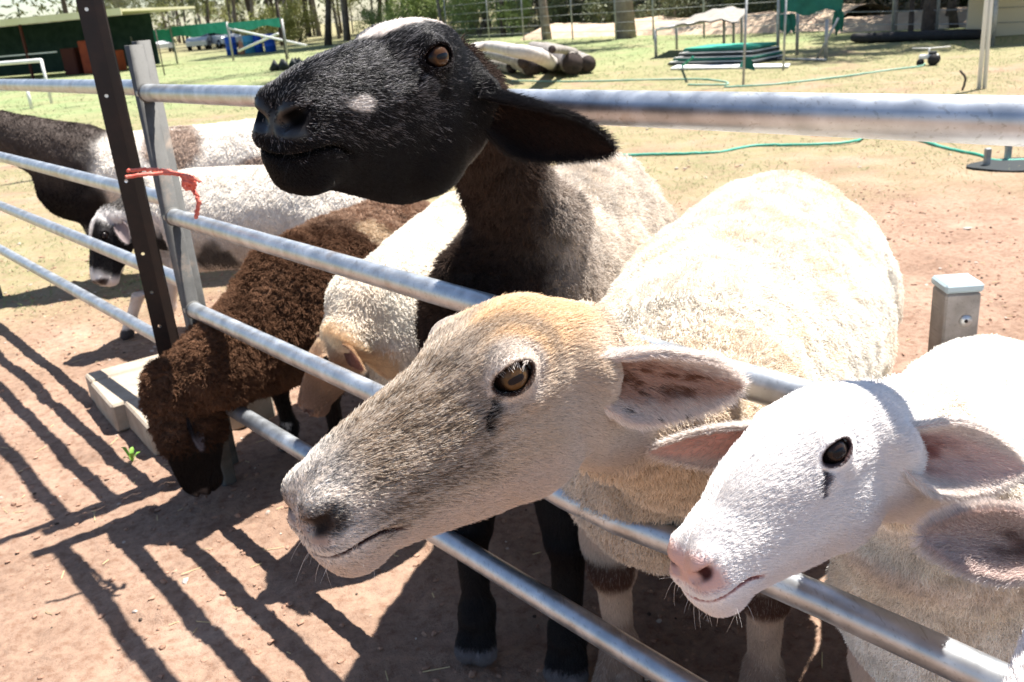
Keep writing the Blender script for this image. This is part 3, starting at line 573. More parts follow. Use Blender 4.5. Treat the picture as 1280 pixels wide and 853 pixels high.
mb = MB(); mb.tube([p + [.0, .04, .96], p + [.0, .04, 1.0]], .055, 12); mb.build('collar', M_BLK, r_)
p = at(152, 208); r_ = empty('steel_column', p, 'pale lavender-grey steel column just behind the dark picket', 'post'); mb = MB(); mb.box(up(p, 1.3), (.105, .05, 2.6), bev=.006); mb.build('column', M_POLE, r_)
mb = MB(); mb.box(up(p, .01), (.2, .16, .02)); mb.build('base_plate', M_POLE, r_)
# stick in the ground, low steel stubs with a dark patch laid down as shadow
p = at(1203, 113); mb = MB(); mb.tube(wob([p, p + [.03, .02, .12], p + [-.02, .05, .2]], .004, 3), .012, 6); tag(mb.build('stick', M_DBARK), 'short bent dark stick poking out of the grass by the pale tubes', 'stick')
for (x, y, s_) in [(1233, 209, 'nearer to the hose end'), (1259, 202, 'with the dark shadow patch at its foot')]:
    p = at(x, y); mb = MB(); mb.box(up(p, .055), (.034, .034, .13), bev=.003); tag(mb.build('steel_stub', M_FRAME), 'low square steel stub ' + s_, 'stub')
p = at(1275, 208); mb = MB(); V = [(p[0] + .30 * math.cos(a) * (1 + .12 * math.sin(3 * a)), p[1] + .22 * math.sin(a), .016) for a in np.linspace(0, 6.28, 25)[:-1]]; mb.add(V + [(v[0], v[1], .001) for v in V], [tuple(range(24))] + [(i, i + 24, (i + 1) % 24 + 24, (i + 1) % 24) for i in range(24)]); tag(mb.build('shadow_patch', M_BLK), 'flat black patch standing in for the shadow behind the low steel stubs', 'shadow patch')  # flat black sheet put down in place of the shadow there
# travelling sprinkler shaped like a tiny tractor
p = at(1160, 82); tr = empty('sprinkler', p, 'small wheeled tractor sprinkler at the end of the pale hose', 'sprinkler')
dr = np.array([.85, -.5, 0]); dr /= np.linalg.norm(dr); ds = np.array([.5, .85, 0]); axT = np.stack([dr, ds, [0, 0, 1.0]])
mb = MB(); mb.box(up(p, .115), (.24, .10, .06), ax=axT, bev=.012); mb.build('body', M_WHITE, tr); mb = MB(); mb.box(up(p + dr * .05, .16), (.10, .09, .05), ax=axT, bev=.012); mb.build('seat_block', M_BLK, tr)
for s_ in (-1, 1):
    c = p + dr * .07 + ds * .075 * s_ + np.array([0, 0, .075]); mb = MB(); mb.tube([c - ds * .018, c + ds * .018], .075, 18); mb.build('rear_wheel', M_TYRE, tr); c = p - dr * .10 + ds * .05 * s_ + np.array([0, 0, .045]); mb = MB(); mb.tube([c - ds * .014, c + ds * .014], .045, 16); mb.build('front_wheel', M_TYRE, tr)
mb = MB(); mb.tube([up(p, .14), up(p, .23)], .012, 8); mb.tube([up(p, .235) - np.array([.24, .02, -.01]), up(p, .225), up(p, .232) + np.array([.30, .02, -.01])], .007, 6); mb.build('spray_arm', M_WHITE, tr)
# wire fence across the back
wf = empty('wire_fence', at(900, 52), 'wire paddock fence on thin steel posts in front of the bush', 'fence')
fpts = [at(x, y) for x, y in [(560, 53), (612, 52), (655, 51), (716, 50), (770, 50), (817, 49), (880, 47), (972, 45), (1045, 45), (1115, 47), (1170, 48), (1228, 48), (1300, 46)]]
for p in fpts: mb = MB(); mb.tube([p, up(p, 2.1)], .028, 6); mb.build('post', M_FRAME, wf)
for z in (.25, .5, .8, 1.1, 1.45, 1.8, 2.05): mb = MB(); mb.tube([up(p, z) for p in fpts], .008, 4); mb.build('wire', M_FRAME, wf)

# ---- left background: open shed with cream roof, crates, white panel
M_CREAM = mat('cream_roof', (.62, .58, .36), .6, noise=(.70, .66, .46), nscale=1.5); M_WALLG = mat('shade_wall', (.012, .035, .030), .85, noise=(.03, .06, .055), nscale=2.5); M_RUST = mat('rust_red', (.30, .055, .020), .7, noise=(.22, .035, .015), nscale=3); M_DRED = mat('dark_red_timber', (.07, .018, .013), .8); M_LBOARD = mat('pale_lilac_board', (.62, .60, .70), .6, noise=(.74, .73, .80), nscale=2)
A, B = at(-260, 122), at(125, 92); e1 = B - A; Ls = np.linalg.norm(e1); e1 /= Ls; e2 = np.array([-e1[1], e1[0], 0]); ax = np.stack([e1, e2, [0, 0, 1.0]]); hB = np.linalg.norm(B[:2]); 
sd_h = 2.35
sh = empty('open_shed', (A + B) / 2, 'low open shed with a cream roof edge and dark green inside, left background', 'shed')
mb = MB(); mb.box((A + B) / 2 + e1 * .8 + e2 * 2.2 + np.array([0, 0, sd_h + .02]), (Ls + 2.5, 5.4, .10), ax=ax); mb.build('roof', M_CREAM, sh)
mb = MB(); mb.box((A + B) / 2 + e1 * .8 - e2 * .56 + np.array([0, 0, sd_h - .03]), (Ls + 2.5, .06, .26), ax=ax); mb.build('fascia', M_CREAM, sh)
mb = MB(); mb.box((A + B) / 2 + e2 * 4.4 + np.array([0, 0, sd_h / 2]), (Ls, .08, sd_h - .1), ax=ax); mb.build('back_wall', M_WALLG, sh); mb = MB(); mb.box(A + e2 * 2.2 + np.array([0, 0, sd_h / 2]), (.08, 4.3, sd_h - .1), ax=ax); mb.build('side_wall', M_WALLG, sh)
for t_ in (0.02, .3, .55, .8, .99): mb = MB(); mb.box(A + e1 * Ls * t_ + np.array([0, 0, sd_h / 2 - .06]), (.09, .09, sd_h - .12), ax=ax); mb.build('post', M_DRED, sh)
mb = MB(); mb.box((A + B) / 2 + e1 * 1.5 + np.array([0, 0, 1.0]), (Ls * .6, .04, .05), ax=ax); mb.build('hand_rail', M_WHITE, sh)
for k, (dx, dz, sz, mm, lb_) in enumerate([(-.75, 0, (.95, .8, 1.35), M_RUST, 'rust-red cabinet standing inside the shed opening'), (-1.9, 0, (.7, .6, 1.1), M_DRED, 'dark red cabinet left of the rust-red one in the shed'), (.15, 0, (.5, .7, .85), M_RUST, 'small rust-red box right of the cabinet in the shed')]):
    c = B + e1 * dx + e2 * 1.0 + np.array([0, 0, sz[2] / 2]); r_ = empty('cabinet', (c[0], c[1], 0), lb_, 'cabinet'); mb = MB(); mb.box(c, sz, ax=ax, bev=.02); mb.build('carcass', mm, r_); mb = MB(); mb.box(c - e2 * (sz[1] / 2 + .012), (sz[0] * .86, .02, sz[2] * .9), ax=ax, bev=.006); mb.build('door', mm, r_)
P = at(158, 84); bw = empty('lilac_screen', P, 'pale lilac board screen at the right end of the shed', 'screen')
for k in range(3): mb = MB(); mb.box(P + e1 * (-.95 + .82 * k) + np.array([0, 0, 1.05]), (.78, .05, 1.9), ax=ax, bev=.01); mb.build('panel', M_LBOARD, bw)
mb = MB(); mb.box(P + e1 * -.1 + e2 * .06 + np.array([0, 0, 2.06]), (2.6, .12, .08), ax=ax); mb.build('top_rail', M_LBOARD, bw)
# netting fence with slanting pipe, drums, parked cars
nf = empty('netting_frame', at(250, 78), 'pipe frame with a strip of green netting in front of the bush', 'frame')
pa = [at(x, y) for x, y in [(172, 84), (222, 80), (292, 76), (360, 74)]]
for p, hh in zip(pa, (1.35, 1.68, 1.60, 1.5)): mb = MB(); mb.tube([p, up(p, hh)], .05, 8); mb.build('post', M_FRAME, nf)
mb = MB()
for p, q, a_, b_ in ((pa[0], pa[1], 1.0, 1.55), (pa[1], pa[2], 1.15, 1.62), (pa[2], pa[3], 1.25, 1.55)):
    V = []
    for i in range(9):
        c = p + (q - p) * i / 8
        for j in range(3): V.append((c[0], c[1] + .05 * math.sin(i), a_ + (b_ - a_) * j / 2 + .07 * math.sin(i * 1.4) * (j == 0)))
    F = [(i * 3 + j, (i + 1) * 3 + j, (i + 1) * 3 + j + 1, i * 3 + j + 1) for i in range(8) for j in range(2)]; mb.add(V, F); mb.add(np.array(V) + [0, .03, 0], [f[::-1] for f in F])
mb.build('net', M_GREEN, nf)
mb = MB(); mb.tube([up(at(193, 82), 1.0), up(pa[1], 1.66)], .05, 8); mb.build('slanting_pipe', M_WHITE, nf); mb = MB(); mb.tube([up(pa[2], 1.35), up(at(385, 72), .45)], .045, 8); mb.build('slanting_pipe', M_WHITE, nf); mb = MB(); mb.tube([up(at(300, 74), .35), up(at(352, 72), .95)], .05, 8); mb.build('slanting_pipe', M_WHITE, nf)
M_BLUE = mat('blue_plastic', (.012, .07, .42), .45, noise=(.02, .12, .50), nscale=3); M_CYAN = mat('pale_blue_plastic', (.08, .34, .50), .45)
dr0 = None
for (x, y, mm, lb_) in [(291, 69, M_BLUE, 'blue plastic drum, leftmost by the netting'), (313, 67, M_CYAN, 'pale blue plastic drum between two darker ones'), (323, 66, M_BLUE, 'blue plastic drum right of the pale one'), (339, 65, M_BLUE, 'blue plastic drum, rightmost of the group')]:
    P = at(x, y); r_ = empty('drum', P, lb_, 'drum', 'plastic drums by the netting'); mb = MB(); hs = [0, .03, .28, .30, .32, .58, .60, .62, .88, .92]; rr = [.27, .30, .30, .32, .30, .30, .32, .30, .30, .27]; mb.tube([up(P, h_) for h_ in hs], rr, 16); mb.build('body', mm, r_); mb = MB(); mb.tube([up(P + [.12, 0, 0], .92), up(P + [.12, 0, 0], .95)], .05, 8); mb.build('bung', M_BLK, r_)
P = at(302, 68); mb = MB(); mb.tube([P, up(P + [.1, 0, 0], .35), up(P, .7)], [.26, .2, .05], 10); tag(mb.build('orange_sack', mat('orange_sack', (.60, .28, .16), .8, bump=(10, 1, .05))), 'slumped orange sack leaning between the drums', 'sack')
# cars
M_CARW = mat('white_car_paint', (.72, .73, .74), .3, 0, .6); M_GLASS = mat('dark_glass', (.02, .03, .035), .08, 0, .8); M_CARS = mat('silver_car_paint', (.42, .45, .46), .35, .5, .6)
def car(P, yaw, mt, label, s=1.0):
    r_ = empty('parked_car', P, label, 'car', 'cars parked by the bush'); f = np.array([math.cos(yaw), math.sin(yaw), 0]); l_ = np.array([-f[1], f[0], 0]); Zv = np.array([0, 0, 1.0])
    prof = [(-2.1, .35), (-2.15, .75), (-1.95, 1.0), (-1.2, 1.05), (.75, 1.0), (1.9, .88), (2.1, .7), (2.1, .35)]; mb = MB(); mb.prism(prof, P - l_ * .82, P + l_ * .82, (f, Zv)); mb.build('body', mt, r_)
    cab = [(-1.75, 1.03), (-1.35, 1.42), (.15, 1.45), (.85, 1.0)]; mb = MB(); mb.prism(cab, P - l_ * .70, P + l_ * .70, (f, Zv)); mb.build('cabin_glass', M_GLASS, r_); mb = MB(); mb.prism([(-1.4, 1.41), (-1.3, 1.47), (.1, 1.49), (.2, 1.44)], P - l_ * .72, P + l_ * .72, (f, Zv)); mb.build('roof', mt, r_)
    for x_ in (-1.3, 1.35):
        for s_ in (-1, 1): c = P + f * x_ + l_ * .78 * s_ + Zv * .33; mb = MB(); mb.tube([c - l_ * .1, c + l_ * .1], .33, 16); w_ = mb.build('wheel', M_TYRE, r_); mb = MB(); mb.tube([c - l_ * .105, c + l_ * .105], .19, 12); mb.build('rim', M_CARS, w_)
    for s_ in (-1, 1): c = P + f * 2.1 + l_ * .6 * s_ + Zv * .68; mb = MB(); mb.box(c, (.06, .3, .14), ax=np.stack([f, l_, Zv])); mb.build('headlight', M_LBOARD, r_)
    return r_
car(at(203, 66), -1.15, M_CARW, 'white car parked just right of the fence posts'); car(at(256, 62), -1.55, M_CARS, 'silver car parked nose out in front of the bush'); car(at(279, 60), -.9, M_CARW, 'low white car left of the blue drums')
car(at(128, 74), -1.3, M_CARW, 'white car half hidden behind the dark picket')
# white pipe frame at the far left
wp = empty('pipe_frame', at(20, 138), 'white pipe frame standing at the left edge of the paddock', 'frame'); c0, c1 = at(-60, 141), at(40, 136); c2 = c1 + np.array([-.15, 1.3, 0]); c3 = c0 + np.array([-.15, 1.3, 0])
mb = MB()
for c in (c0, c1, c2, c3): mb = MB(); mb.tube([c, up(c, .42 if c is c1 or c is c0 else .95)], .035, 8); mb.build('leg', M_WHITE, wp)
mb = MB(); mb.tube([up(c0, .42), up(c1, .42)], .035, 8); mb.tube([up(c3, .95), up(c2, .95)], .045, 8); mb.tube([up(c1, .42), up(c2, .42)], .03, 8); mb.build('rails', M_WHITE, wp)
# low cream shed at the right edge
A, B = at(1240, 58), at(1330, 52); e1 = B - A; Ls = np.linalg.norm(e1); e1 /= Ls; e2 = np.array([-e1[1], e1[0], 0]); ax = np.stack([e1, e2, [0, 0, 1.0]]); rs = empty('low_shed', A, 'low cream open-fronted shed at the right edge', 'shed')
mb = MB(); mb.box((A + B) / 2 + e2 * 1.0 + np.array([0, 0, .92]), (Ls + .3, 2.4, .05), ax=ax); mb.build('roof', M_CREAM, rs); mb = MB(); mb.box((A + B) / 2 + e2 * 2.0 + np.array([0, 0, .45]), (Ls, .05, .86), ax=ax); mb.build('back_wall', mat('cream_wall', (.50, .46, .36), .8), rs)
for q in (A, B, (A + B) / 2): mb = MB(); mb.tube([q, up(q, .9)], .035, 8); mb.build('post', M_FRAME, rs)
# shaded mulch strip and a dark bundle behind the black sheep's head
p = at(362, 87); rg = np.random.default_rng(8); mb = MB()
for k in range(7): q = p + rg.normal(size=3) * [.22, .12, 0] + [0, 0, .12]; mb.tube([q - [.15, 0, .1], q + [0, 0, .05], q + [.15, 0, -.1]], [.06, .17, .05], 8)
tag(mb.build('dark_bundle', M_BLK), 'dark bundle on the grass left of the black sheep\'s forehead', 'bundle')
p = at(368, 60); r_ = empty('thin_post', at(360, 86), 'thin rusty post standing by the dark bundle', 'post'); q = at(360, 86); mb = MB(); mb.tube([q, up(q, 1.9)], .02, 6); mb.build('rod', M_DBARK, r_); q = at(206, 95); r_ = empty('thin_post', q, 'thin dark post right of the galvanised posts', 'post'); mb = MB(); mb.tube([q, up(q, 1.5)], .02, 6); mb.build('rod', M_DBARK, r_)
print('background', cnt, round(time.time() - T0, 1))
# ------------------------------------------------------------------ implicit bodies
def smin(a, b, k):
    h = np.clip(.5 + .5 * (b - a) / k, 0, 1); return b * (1 - h) + a * h - k * h * (1 - h)
def smax(a, b, k): return -smin(-a, -b, k)
def cone(p, a, b, ra, rb):
    a = np.asarray(a, float); b = np.asarray(b, float); ab = b - a
    t = np.clip((p - a) @ ab / (ab @ ab), 0, 1)
    return np.linalg.norm(p - a - t[:, None] * ab, axis=1) - (ra + (rb - ra) * t)
def ell(p, c, r, ax=None):
    q = p - np.asarray(c, float)
    if ax is not None: q = q @ np.asarray(ax).T
    r = np.asarray(r, float); k0 = np.linalg.norm(q / r, axis=1); k1 = np.linalg.norm(q / (r * r), axis=1) + 1e-9
    return k0 * (k0 - 1) / k1
def mesh_sdf(fn, lo, hi, h, keep=None, B=8):
    lo = np.array(lo, float); hi = np.array(hi, float)
    nb = np.ceil((hi - lo) / (B * h)).astype(int)
    g = np.stack(np.meshgrid(*[np.arange(n) for n in nb], indexing='ij'), -1).reshape(-1, 3)
    c = lo + (g + .5) * B * h
    d = fn(c); kb = g[np.abs(d) < B * h * .87 * 1.5 + .004]
    if keep is not None:
        cc = lo + (kb + .5) * B * h; kb = kb[keep(cc) > -B * h]
    o = np.stack(np.meshgrid(*[np.arange(B + 1)] * 3, indexing='ij'), -1).reshape(-1, 3)
    P = (kb[:, None, :] * B + o[None]); W = lo + P.reshape(-1, 3) * h
    D = np.concatenate([fn(W[i:i + 400000]) for i in range(0, len(W), 400000)]).reshape(-1, B + 1, B + 1, B + 1)
    S = D < 0
    cs = sum(S[:, dx:B + dx, dy:B + dy, dz:B + dz].astype(np.int8) for dx in (0, 1) for dy in (0, 1) for dz in (0, 1))
    bi, x, y, z = np.nonzero((cs > 0) & (cs < 8))
    N = nb * B + 2
    cid = lambda X, Y, Z: (X.astype(np.int64) * N[1] + Y) * N[2] + Z
    gx, gy, gz = kb[bi, 0] * B + x, kb[bi, 1] * B + y, kb[bi, 2] * B + z
    ids = cid(gx, gy, gz); order = np.argsort(ids); sid = ids[order]
    # vertex: mean of the edge crossings
    acc = np.zeros((len(bi), 3)); cnt = np.zeros(len(bi))
    for ax in range(3):
        for a in (0, 1):
            for b in (0, 1):
                e0 = [0, 0, 0]; oth = [i for i in range(3) if i != ax]; e0[oth[0]] = a; e0[oth[1]] = b; e1 = list(e0); e1[ax] = 1
                v0 = D[bi, x + e0[0], y + e0[1], z + e0[2]]; v1 = D[bi, x + e1[0], y + e1[1], z + e1[2]]
                m = (v0 < 0) != (v1 < 0); t = np.where(m, v0 / np.where(m, v0 - v1, 1), 0)
                q = np.tile(np.array(e0, float), (len(bi), 1)); q[:, ax] = t
                acc += q * m[:, None]; cnt += m
    V = lo + (np.stack([gx, gy, gz], 1) + acc / cnt[:, None]) * h
    V = V[order]
    F = []
    for ax in range(3):
        sl0 = [slice(None)] + [slice(0, B)] * 3; sl1 = list(sl0); sl1[ax + 1] = slice(1, B + 1)
        s0 = S[tuple(sl0)]; s1 = S[tuple(sl1)]
        b_, x_, y_, z_ = np.nonzero(s0 != s1)
        flip = s0[b_, x_, y_, z_]
        G = [kb[b_, 0] * B + x_, kb[b_, 1] * B + y_, kb[b_, 2] * B + z_]
        u, v = [(1, 2), (2, 0), (0, 1)][ax]
        q = []
        for du, dv in [(-1, -1), (0, -1), (0, 0), (-1, 0)]:
            H = [g_.copy() for g_ in G]; H[u] = H[u] + du; H[v] = H[v] + dv
            c_ = cid(*H); p_ = np.clip(np.searchsorted(sid, c_), 0, len(sid) - 1)
            q.append(np.where((sid[p_] == c_) & (H[u] >= 0) & (H[v] >= 0), p_, -1))
        q = np.stack(q, 1); q[~flip] = q[~flip][:, ::-1]
        F.append(q[(q >= 0).all(1)])
    F = np.concatenate(F)
    e = h * .5
    f0 = fn(V); gr = np.stack([fn(V + np.eye(3)[i] * e) - fn(V - np.eye(3)[i] * e) for i in range(3)], 1) / (2 * e)
    g2 = (gr ** 2).sum(1) + 1e-9
    V = V - gr * np.clip(f0 / g2, -h, h)[:, None]
    Nn = gr / np.sqrt(g2)[:, None]
    if keep is not None:
        k = keep(V[F].mean(1)) > 0; F = F[k]
        used = np.unique(F); mp = np.full(len(V), -1); mp[used] = np.arange(len(used)); V = V[used]; Nn = Nn[used]; F = mp[F]
    return V, F, Nn

# ---- the head of a sheep in units of its own length: x to the nose, y to its left, z up, origin behind the ears
_X = np.array([-.10, 0, .10, .20, .33, .45, .60, .75, .87, .94, .985, 1.02])
_TOP = np.array([.11, .175, .220, .252, .255, .232, .202, .172, .140, .110, .055, .0])
_BOT = np.array([-.17, -.24, -.32, -.365, -.375, -.350, -.300, -.252, -.245, -.235, -.205, -.13])
_WID = np.array([.10, .145, .168, .176, .175, .165, .150, .136, .130, .120, .092, .05])
_XS = np.linspace(-.1, 1.02, 113)
def _sm(a):
    y = np.interp(_XS, _X, a); k = np.ones(9) / 9; yp = np.pad(y, 4, mode='edge'); y = np.convolve(yp, k, 'valid'); yp = np.pad(y, 4, mode='edge'); return np.convolve(yp, k, 'valid')
_TOPs, _BOTs, _WIDs = _sm(_TOP), _sm(_BOT), _sm(_WID)
EYE_C = np.array([.345, .143, .163]); EYE_R = .056
def head_sdf(q, eye=1.0, dome=0.0):
    x = q[:, 0]; ay = np.abs(q[:, 1]); z = q[:, 2]
    xc = np.clip(x, -.1, 1.02)
    top = np.interp(xc, _XS, _TOPs); bot = np.interp(xc, _XS, _BOTs); wd = np.interp(xc, _XS, _WIDs)
    zc = (top + bot) / 2; hh = (top - bot) / 2; t = (z - zc) / hh
    wz = wd * (1 - .30 * sstep(.1, -1, t) * sstep(1.0, .5, xc) - .16 * sstep(.3, 1, t) * sstep(.3, .7, xc))
    n = 2.35
    rr = ((ay / wz) ** n + np.abs(t) ** n) ** (1 / n)
    d = (rr - 1) * np.minimum(wz, hh) * .9
    over = np.abs(x - xc); d = np.where(over > 0, np.sqrt(np.maximum(d, 0) ** 2 + over ** 2), d)
    p = np.stack([x, ay, z], 1)
    d = smax(d, x - 1.0, .07)
    # cheek, orbit, brow, face crest
    d = smin(d, ell(p, (.245, .088, -.175), (.165, .080, .150)), .06)
    d = smin(d, ell(p, (.33, .098, .170), (.095, .082, .066)), .05)
    d = smin(d, cone(p, (.40, .135, .085), (.62, .085, .0), .035, .028), .05)
    d = smin(d, cone(p, (.30, .145, .075), (.14, .125, .06), .032, .03), .04)
    d = smin(d, ell(p, (.20, .0, .20), (.12, .10, .06)), .06)
    d = smin(d, ell(p, (.31, 0, .145), (.20, .150, .108)), .06)
    if dome: d = smin(d, ell(p, (.42, 0, .13), (.30, .132, .108)), .10)
    # muzzle: nose pad, nostril wings, lips, chin
    d = smin(d, ell(p, (.935, .055, .020), (.062, .048, .062)), .03)
    d = smin(d, ell(p, (.895, .068, -.062), (.105, .056, .058)), .025)
    d = smin(d, ell(p, (.87, .022, -.195), (.080, .070, .056)), .025)
    # ear root
    d = smin(d, cone(p, (.07, .12, .06), (.055, .185, .035), .055, .042), .04)
    # mouth line
    zm = -.122 + .030 * np.sin(np.clip((x - .76) / .24, 0, 1) * 3.14) - .012 * sstep(.84, .76, x)
    slab = np.maximum(np.abs(z - zm) - .0055 * sstep(.76, .80, x), .765 - x)
    slab = np.maximum(slab, -(d + .036))
    d = smax(d, -slab, .012)
    # philtrum and nostrils
    d = smax(d, -(cone(p, (1.005, 0, -.005), (1.0, 0, -.085), .006, .005)), .014)
    d = smax(d, -cone(p, (1.0, .040, -.022), (.972, .088, .008), .020, .019), .014)
    d = smax(d, -cone(p, (.972, .088, .008), (.925, .108, .045), .016, .008), .014)
    # eye socket, lids
    ec = EYE_C; er = EYE_R
    ball = np.linalg.norm(p - ec, axis=1)
    d = smin(d, ball - er * 1.26, .03)
    ax = np.array([[.93, -.30, -.20], [.32, .93, .17], [.14, -.22, .96]])      # rows: along the slit, out of the eye, up
    ax /= np.linalg.norm(ax, axis=1)[:, None]
    r = (p - ec) @ ax.T
    a_, u_ = r[:, 0] / (er * 1.08), r[:, 2] / (er * np.where(r[:, 2] > 0, .72, .62) * eye)
    op = (np.sqrt(a_ * a_ + u_ * u_) - 1) * er * .6
    op = np.maximum(op, -r[:, 1])
    d = smax(d, -op, .012)
    d = smax(d, -(ball - er * 1.02), .004)
    # tear gland in front of the eye
    d = smax(d, -cone(p, (.430, .165, .118), (.478, .150, .060), .011, .008), .02)
    return d
def orth(f, l, u):
    f = np.array(f, float); f /= np.linalg.norm(f); l = np.array(l, float); l -= f * (l @ f); l /= np.linalg.norm(l)
    return np.stack([f, l, np.cross(f, l)])        # rows: the head's own axes in the world
class Animal:
    def __init__(s, hpos, axes, L, prims, neck, k=.06):
        s.hp = np.array(hpos, float); s.A = axes; s.L = L; s.prims = prims; s.neck = neck; s.k = k; s.eye = 1.0; s.kn = .03; s.dome = 0.0
        s.hc = s.hp + s.A[0] * .45 * L
    def loc(s, p): return ((p - s.hp) @ s.A.T) / s.L
    def w(s, q): return s.hp + (np.asarray(q) * s.L) @ s.A
    def sdf(s, p):
        d = np.full(len(p), 9.0)
        for pr in s.prims:
            if pr[0] == 'c': e = cone(p, *pr[1:5]); k = pr[5] if len(pr) > 5 else s.k
            else: e = ell(p, *pr[1:4]); k = pr[4] if len(pr) > 4 else s.k
            d = smin(d, e, k)
        nd = np.full(len(p), 9.0)
        for a, b, ra, rb in s.neck: nd = smin(nd, cone(p, a, b, ra, rb), .02)
        d = smin(d, nd, .05)
        dh = np.linalg.norm(p - s.hc, axis=1) - .8 * s.L
        near = dh < .02
        if near.any():
            q = s.loc(p[near]); h_ = head_sdf(q, s.eye, s.dome) * s.L
            # the neck joins only the back of the head
            w_ = sstep(.52, .0, q[:, 0]); dn = d[near] + (1 - w_) * .13
            dh = dh.copy(); r = smin(h_, dn, s.kn); d = d.copy(); d[near] = r
        return d
def quad_prims(fc, d, s=1.0, sl=1.0, sw=1.0, fat=1.0, cb=0.0, legs=(1, 1, 1, 1), foot_dx=(0, 0, 0, 0), tail=True, hunch=0.0):
    """trunk and legs of a standing sheep; fc: the ground under its front legs, d: where it faces"""
    d = np.array(d, float); d /= np.linalg.norm(d); D = np.array([d[0], d[1], 0]); Lf = np.array([-d[1], d[0], 0]); Z = np.array([0, 0, 1.0])
    o = np.array([fc[0], fc[1], 0]) - D * .33 * s * sl
    P = lambda x, y, z: o + D * x * s * sl + Lf * y * s * sw + Z * z * s
    ax = np.stack([D, Lf, Z]); pr = []
    E = lambda c, r, k=.07: pr.append(('e', P(*c), np.array(r) * s * np.array([sl, sw * fat, 1]), ax, k * s))
    C = lambda a, b, ra, rb, k=.03: pr.append(('c', P(*a), P(*b), ra * s, rb * s, k * s))
    E((.27 - cb * .6, 0, .49), (.26 - cb * .4, .165, .205)); E((0, 0, .50), (.34, .205, .205)); E((-.28, 0, .52), (.25, .18, .19)); E((.43 - cb, 0, .50), (.12, .12, .15))
    C((.33, 0, .60), (-.33, 0, .60 + hunch), .10, .10, .06)
    for i, sg in enumerate((1, -1)):
        if legs[i]:
            fx = foot_dx[i]
            C((.35, .10 * sg, .44), (.34 + fx * .4, .105 * sg, .285), .075, .042, .05); C((.34 + fx * .4, .105 * sg, .285), (.345 + fx * .5, .105 * sg, .24), .046, .037, .02)
            C((.345 + fx * .5, .105 * sg, .24), (.33 + fx, .10 * sg, .085), .027, .020, .02); C((.33 + fx, .10 * sg, .085), (.335 + fx, .10 * sg, .075), .029, .029, .015)
            for e in (-.012, .014): C((.335 + fx, .10 * sg + e, .07), (.36 + fx, .10 * sg + e * 1.3, .022), .017, .021, .008)
    for i, sg in enumerate((1, -1)):
        if legs[i + 2]:
            fx = foot_dx[i + 2]
            C((-.36, .10 * sg, .46), (-.27, .125 * sg, .36), .12, .09, .06); C((-.27, .12 * sg, .36), (-.42 + fx * .6, .115 * sg, .25), .07, .035, .05)
            C((-.42 + fx * .6, .115 * sg, .25), (-.41 + fx, .11 * sg, .085), .030, .023, .02); C((-.41 + fx, .11 * sg, .085), (-.41 + fx, .11 * sg, .075), .029, .029, .015)
            for e in (-.012, .014): C((-.41 + fx, .11 * sg + e, .07), (-.385 + fx, .11 * sg + e * 1.3, .022), .017, .021, .008)
    if tail: C((-.50, 0, .58), (-.56, 0, .38), .045, .028, .03)
    return pr, P, ax

# ---- hair and wool as strands
def strands(name, parent, mt, root, nrm, flow, length, col, rad, lift=.5, jit=.3, K=4, clump=0, cscale=90, curl=0, tip=.25, seed=1):
    n = len(root)
    if n == 0: return None
    rg = np.random.default_rng(seed)
    fl = flow - nrm * (flow * nrm).sum(1)[:, None]; fl /= np.linalg.norm(fl, axis=1)[:, None] + 1e-6
    lift = np.asarray(lift) * np.ones(n)
    d0 = nrm * lift[:, None] + fl * (1 - lift)[:, None] + rg.normal(size=(n, 3)) * jit
    d0 /= np.linalg.norm(d0, axis=1)[:, None]
    if clump:
        # tips are drawn to the tip of the nearest lock
        q = root * cscale; ci = np.floor(q); best = np.full(n, 9e9); ctr = np.zeros((n, 3))
        for dx in (-1, 0, 1):
            for dy in (-1, 0, 1):
                for dz in (-1, 0, 1):
                    c = ci + np.array([dx, dy, dz]); i = c.astype(np.int64) + 100000
                    cc = c + np.stack([_hash(i[:, 0], i[:, 1], i[:, 2], 5 + k) for k in range(3)], 1)
                    dd = ((cc - q) ** 2).sum(1); m = dd < best; best[m] = dd[m]; ctr[m] = cc[m]
        ctr = ctr / cscale; off = ctr - root; off -= nrm * (off * nrm).sum(1)[:, None]
    ts = np.linspace(0, 1, K); pts = np.zeros((n, K, 3))
    ph = rg.random(n) * 6.28; b = np.cross(nrm, fl)
    for j, t in enumerate(ts):
        p = root + d0 * (length * t)[:, None] + fl * (length * t * t * .35)[:, None]
        if clump: p = p + off * (clump * t)
        if curl: p = p + (fl * np.cos(ph + t * 6)[:, None] + b * np.sin(ph + t * 6)[:, None]) * (curl * t)
        pts[:, j] = p
    pts[:, 0] -= nrm * .0012
    pts = pts.reshape(-1, 3)
    cu = bpy.data.hair_curves.new(name); cu.add_curves([K] * n)
    cu.attributes['position'].data.foreach_set('vector', pts.astype(np.float32).ravel()) if 'position' in cu.attributes else cu.points.foreach_set('position', pts.astype(np.float32).ravel())
    ra = cu.attributes.get('radius') or cu.attributes.new('radius', 'FLOAT', 'POINT')
    rr = (np.asarray(rad) * np.ones(n))[:, None] * (1 - (1 - tip) * ts[None] ** 1.5)
    ra.data.foreach_set('value', rr.astype(np.float32).ravel())
    ca = cu.attributes.new('col', 'FLOAT_COLOR', 'CURVE')
    ca.data.foreach_set('color', np.concatenate([np.clip(col, 0, 1), np.ones((n, 1))], 1).astype(np.float32).ravel())
    cu.materials.append(mt)
    o = bpy.data.objects.new(name, cu); COL.objects.link(o); o.parent = parent
    o.matrix_parent_inverse = Matrix.Translation(parent.location).inverted()
    return o
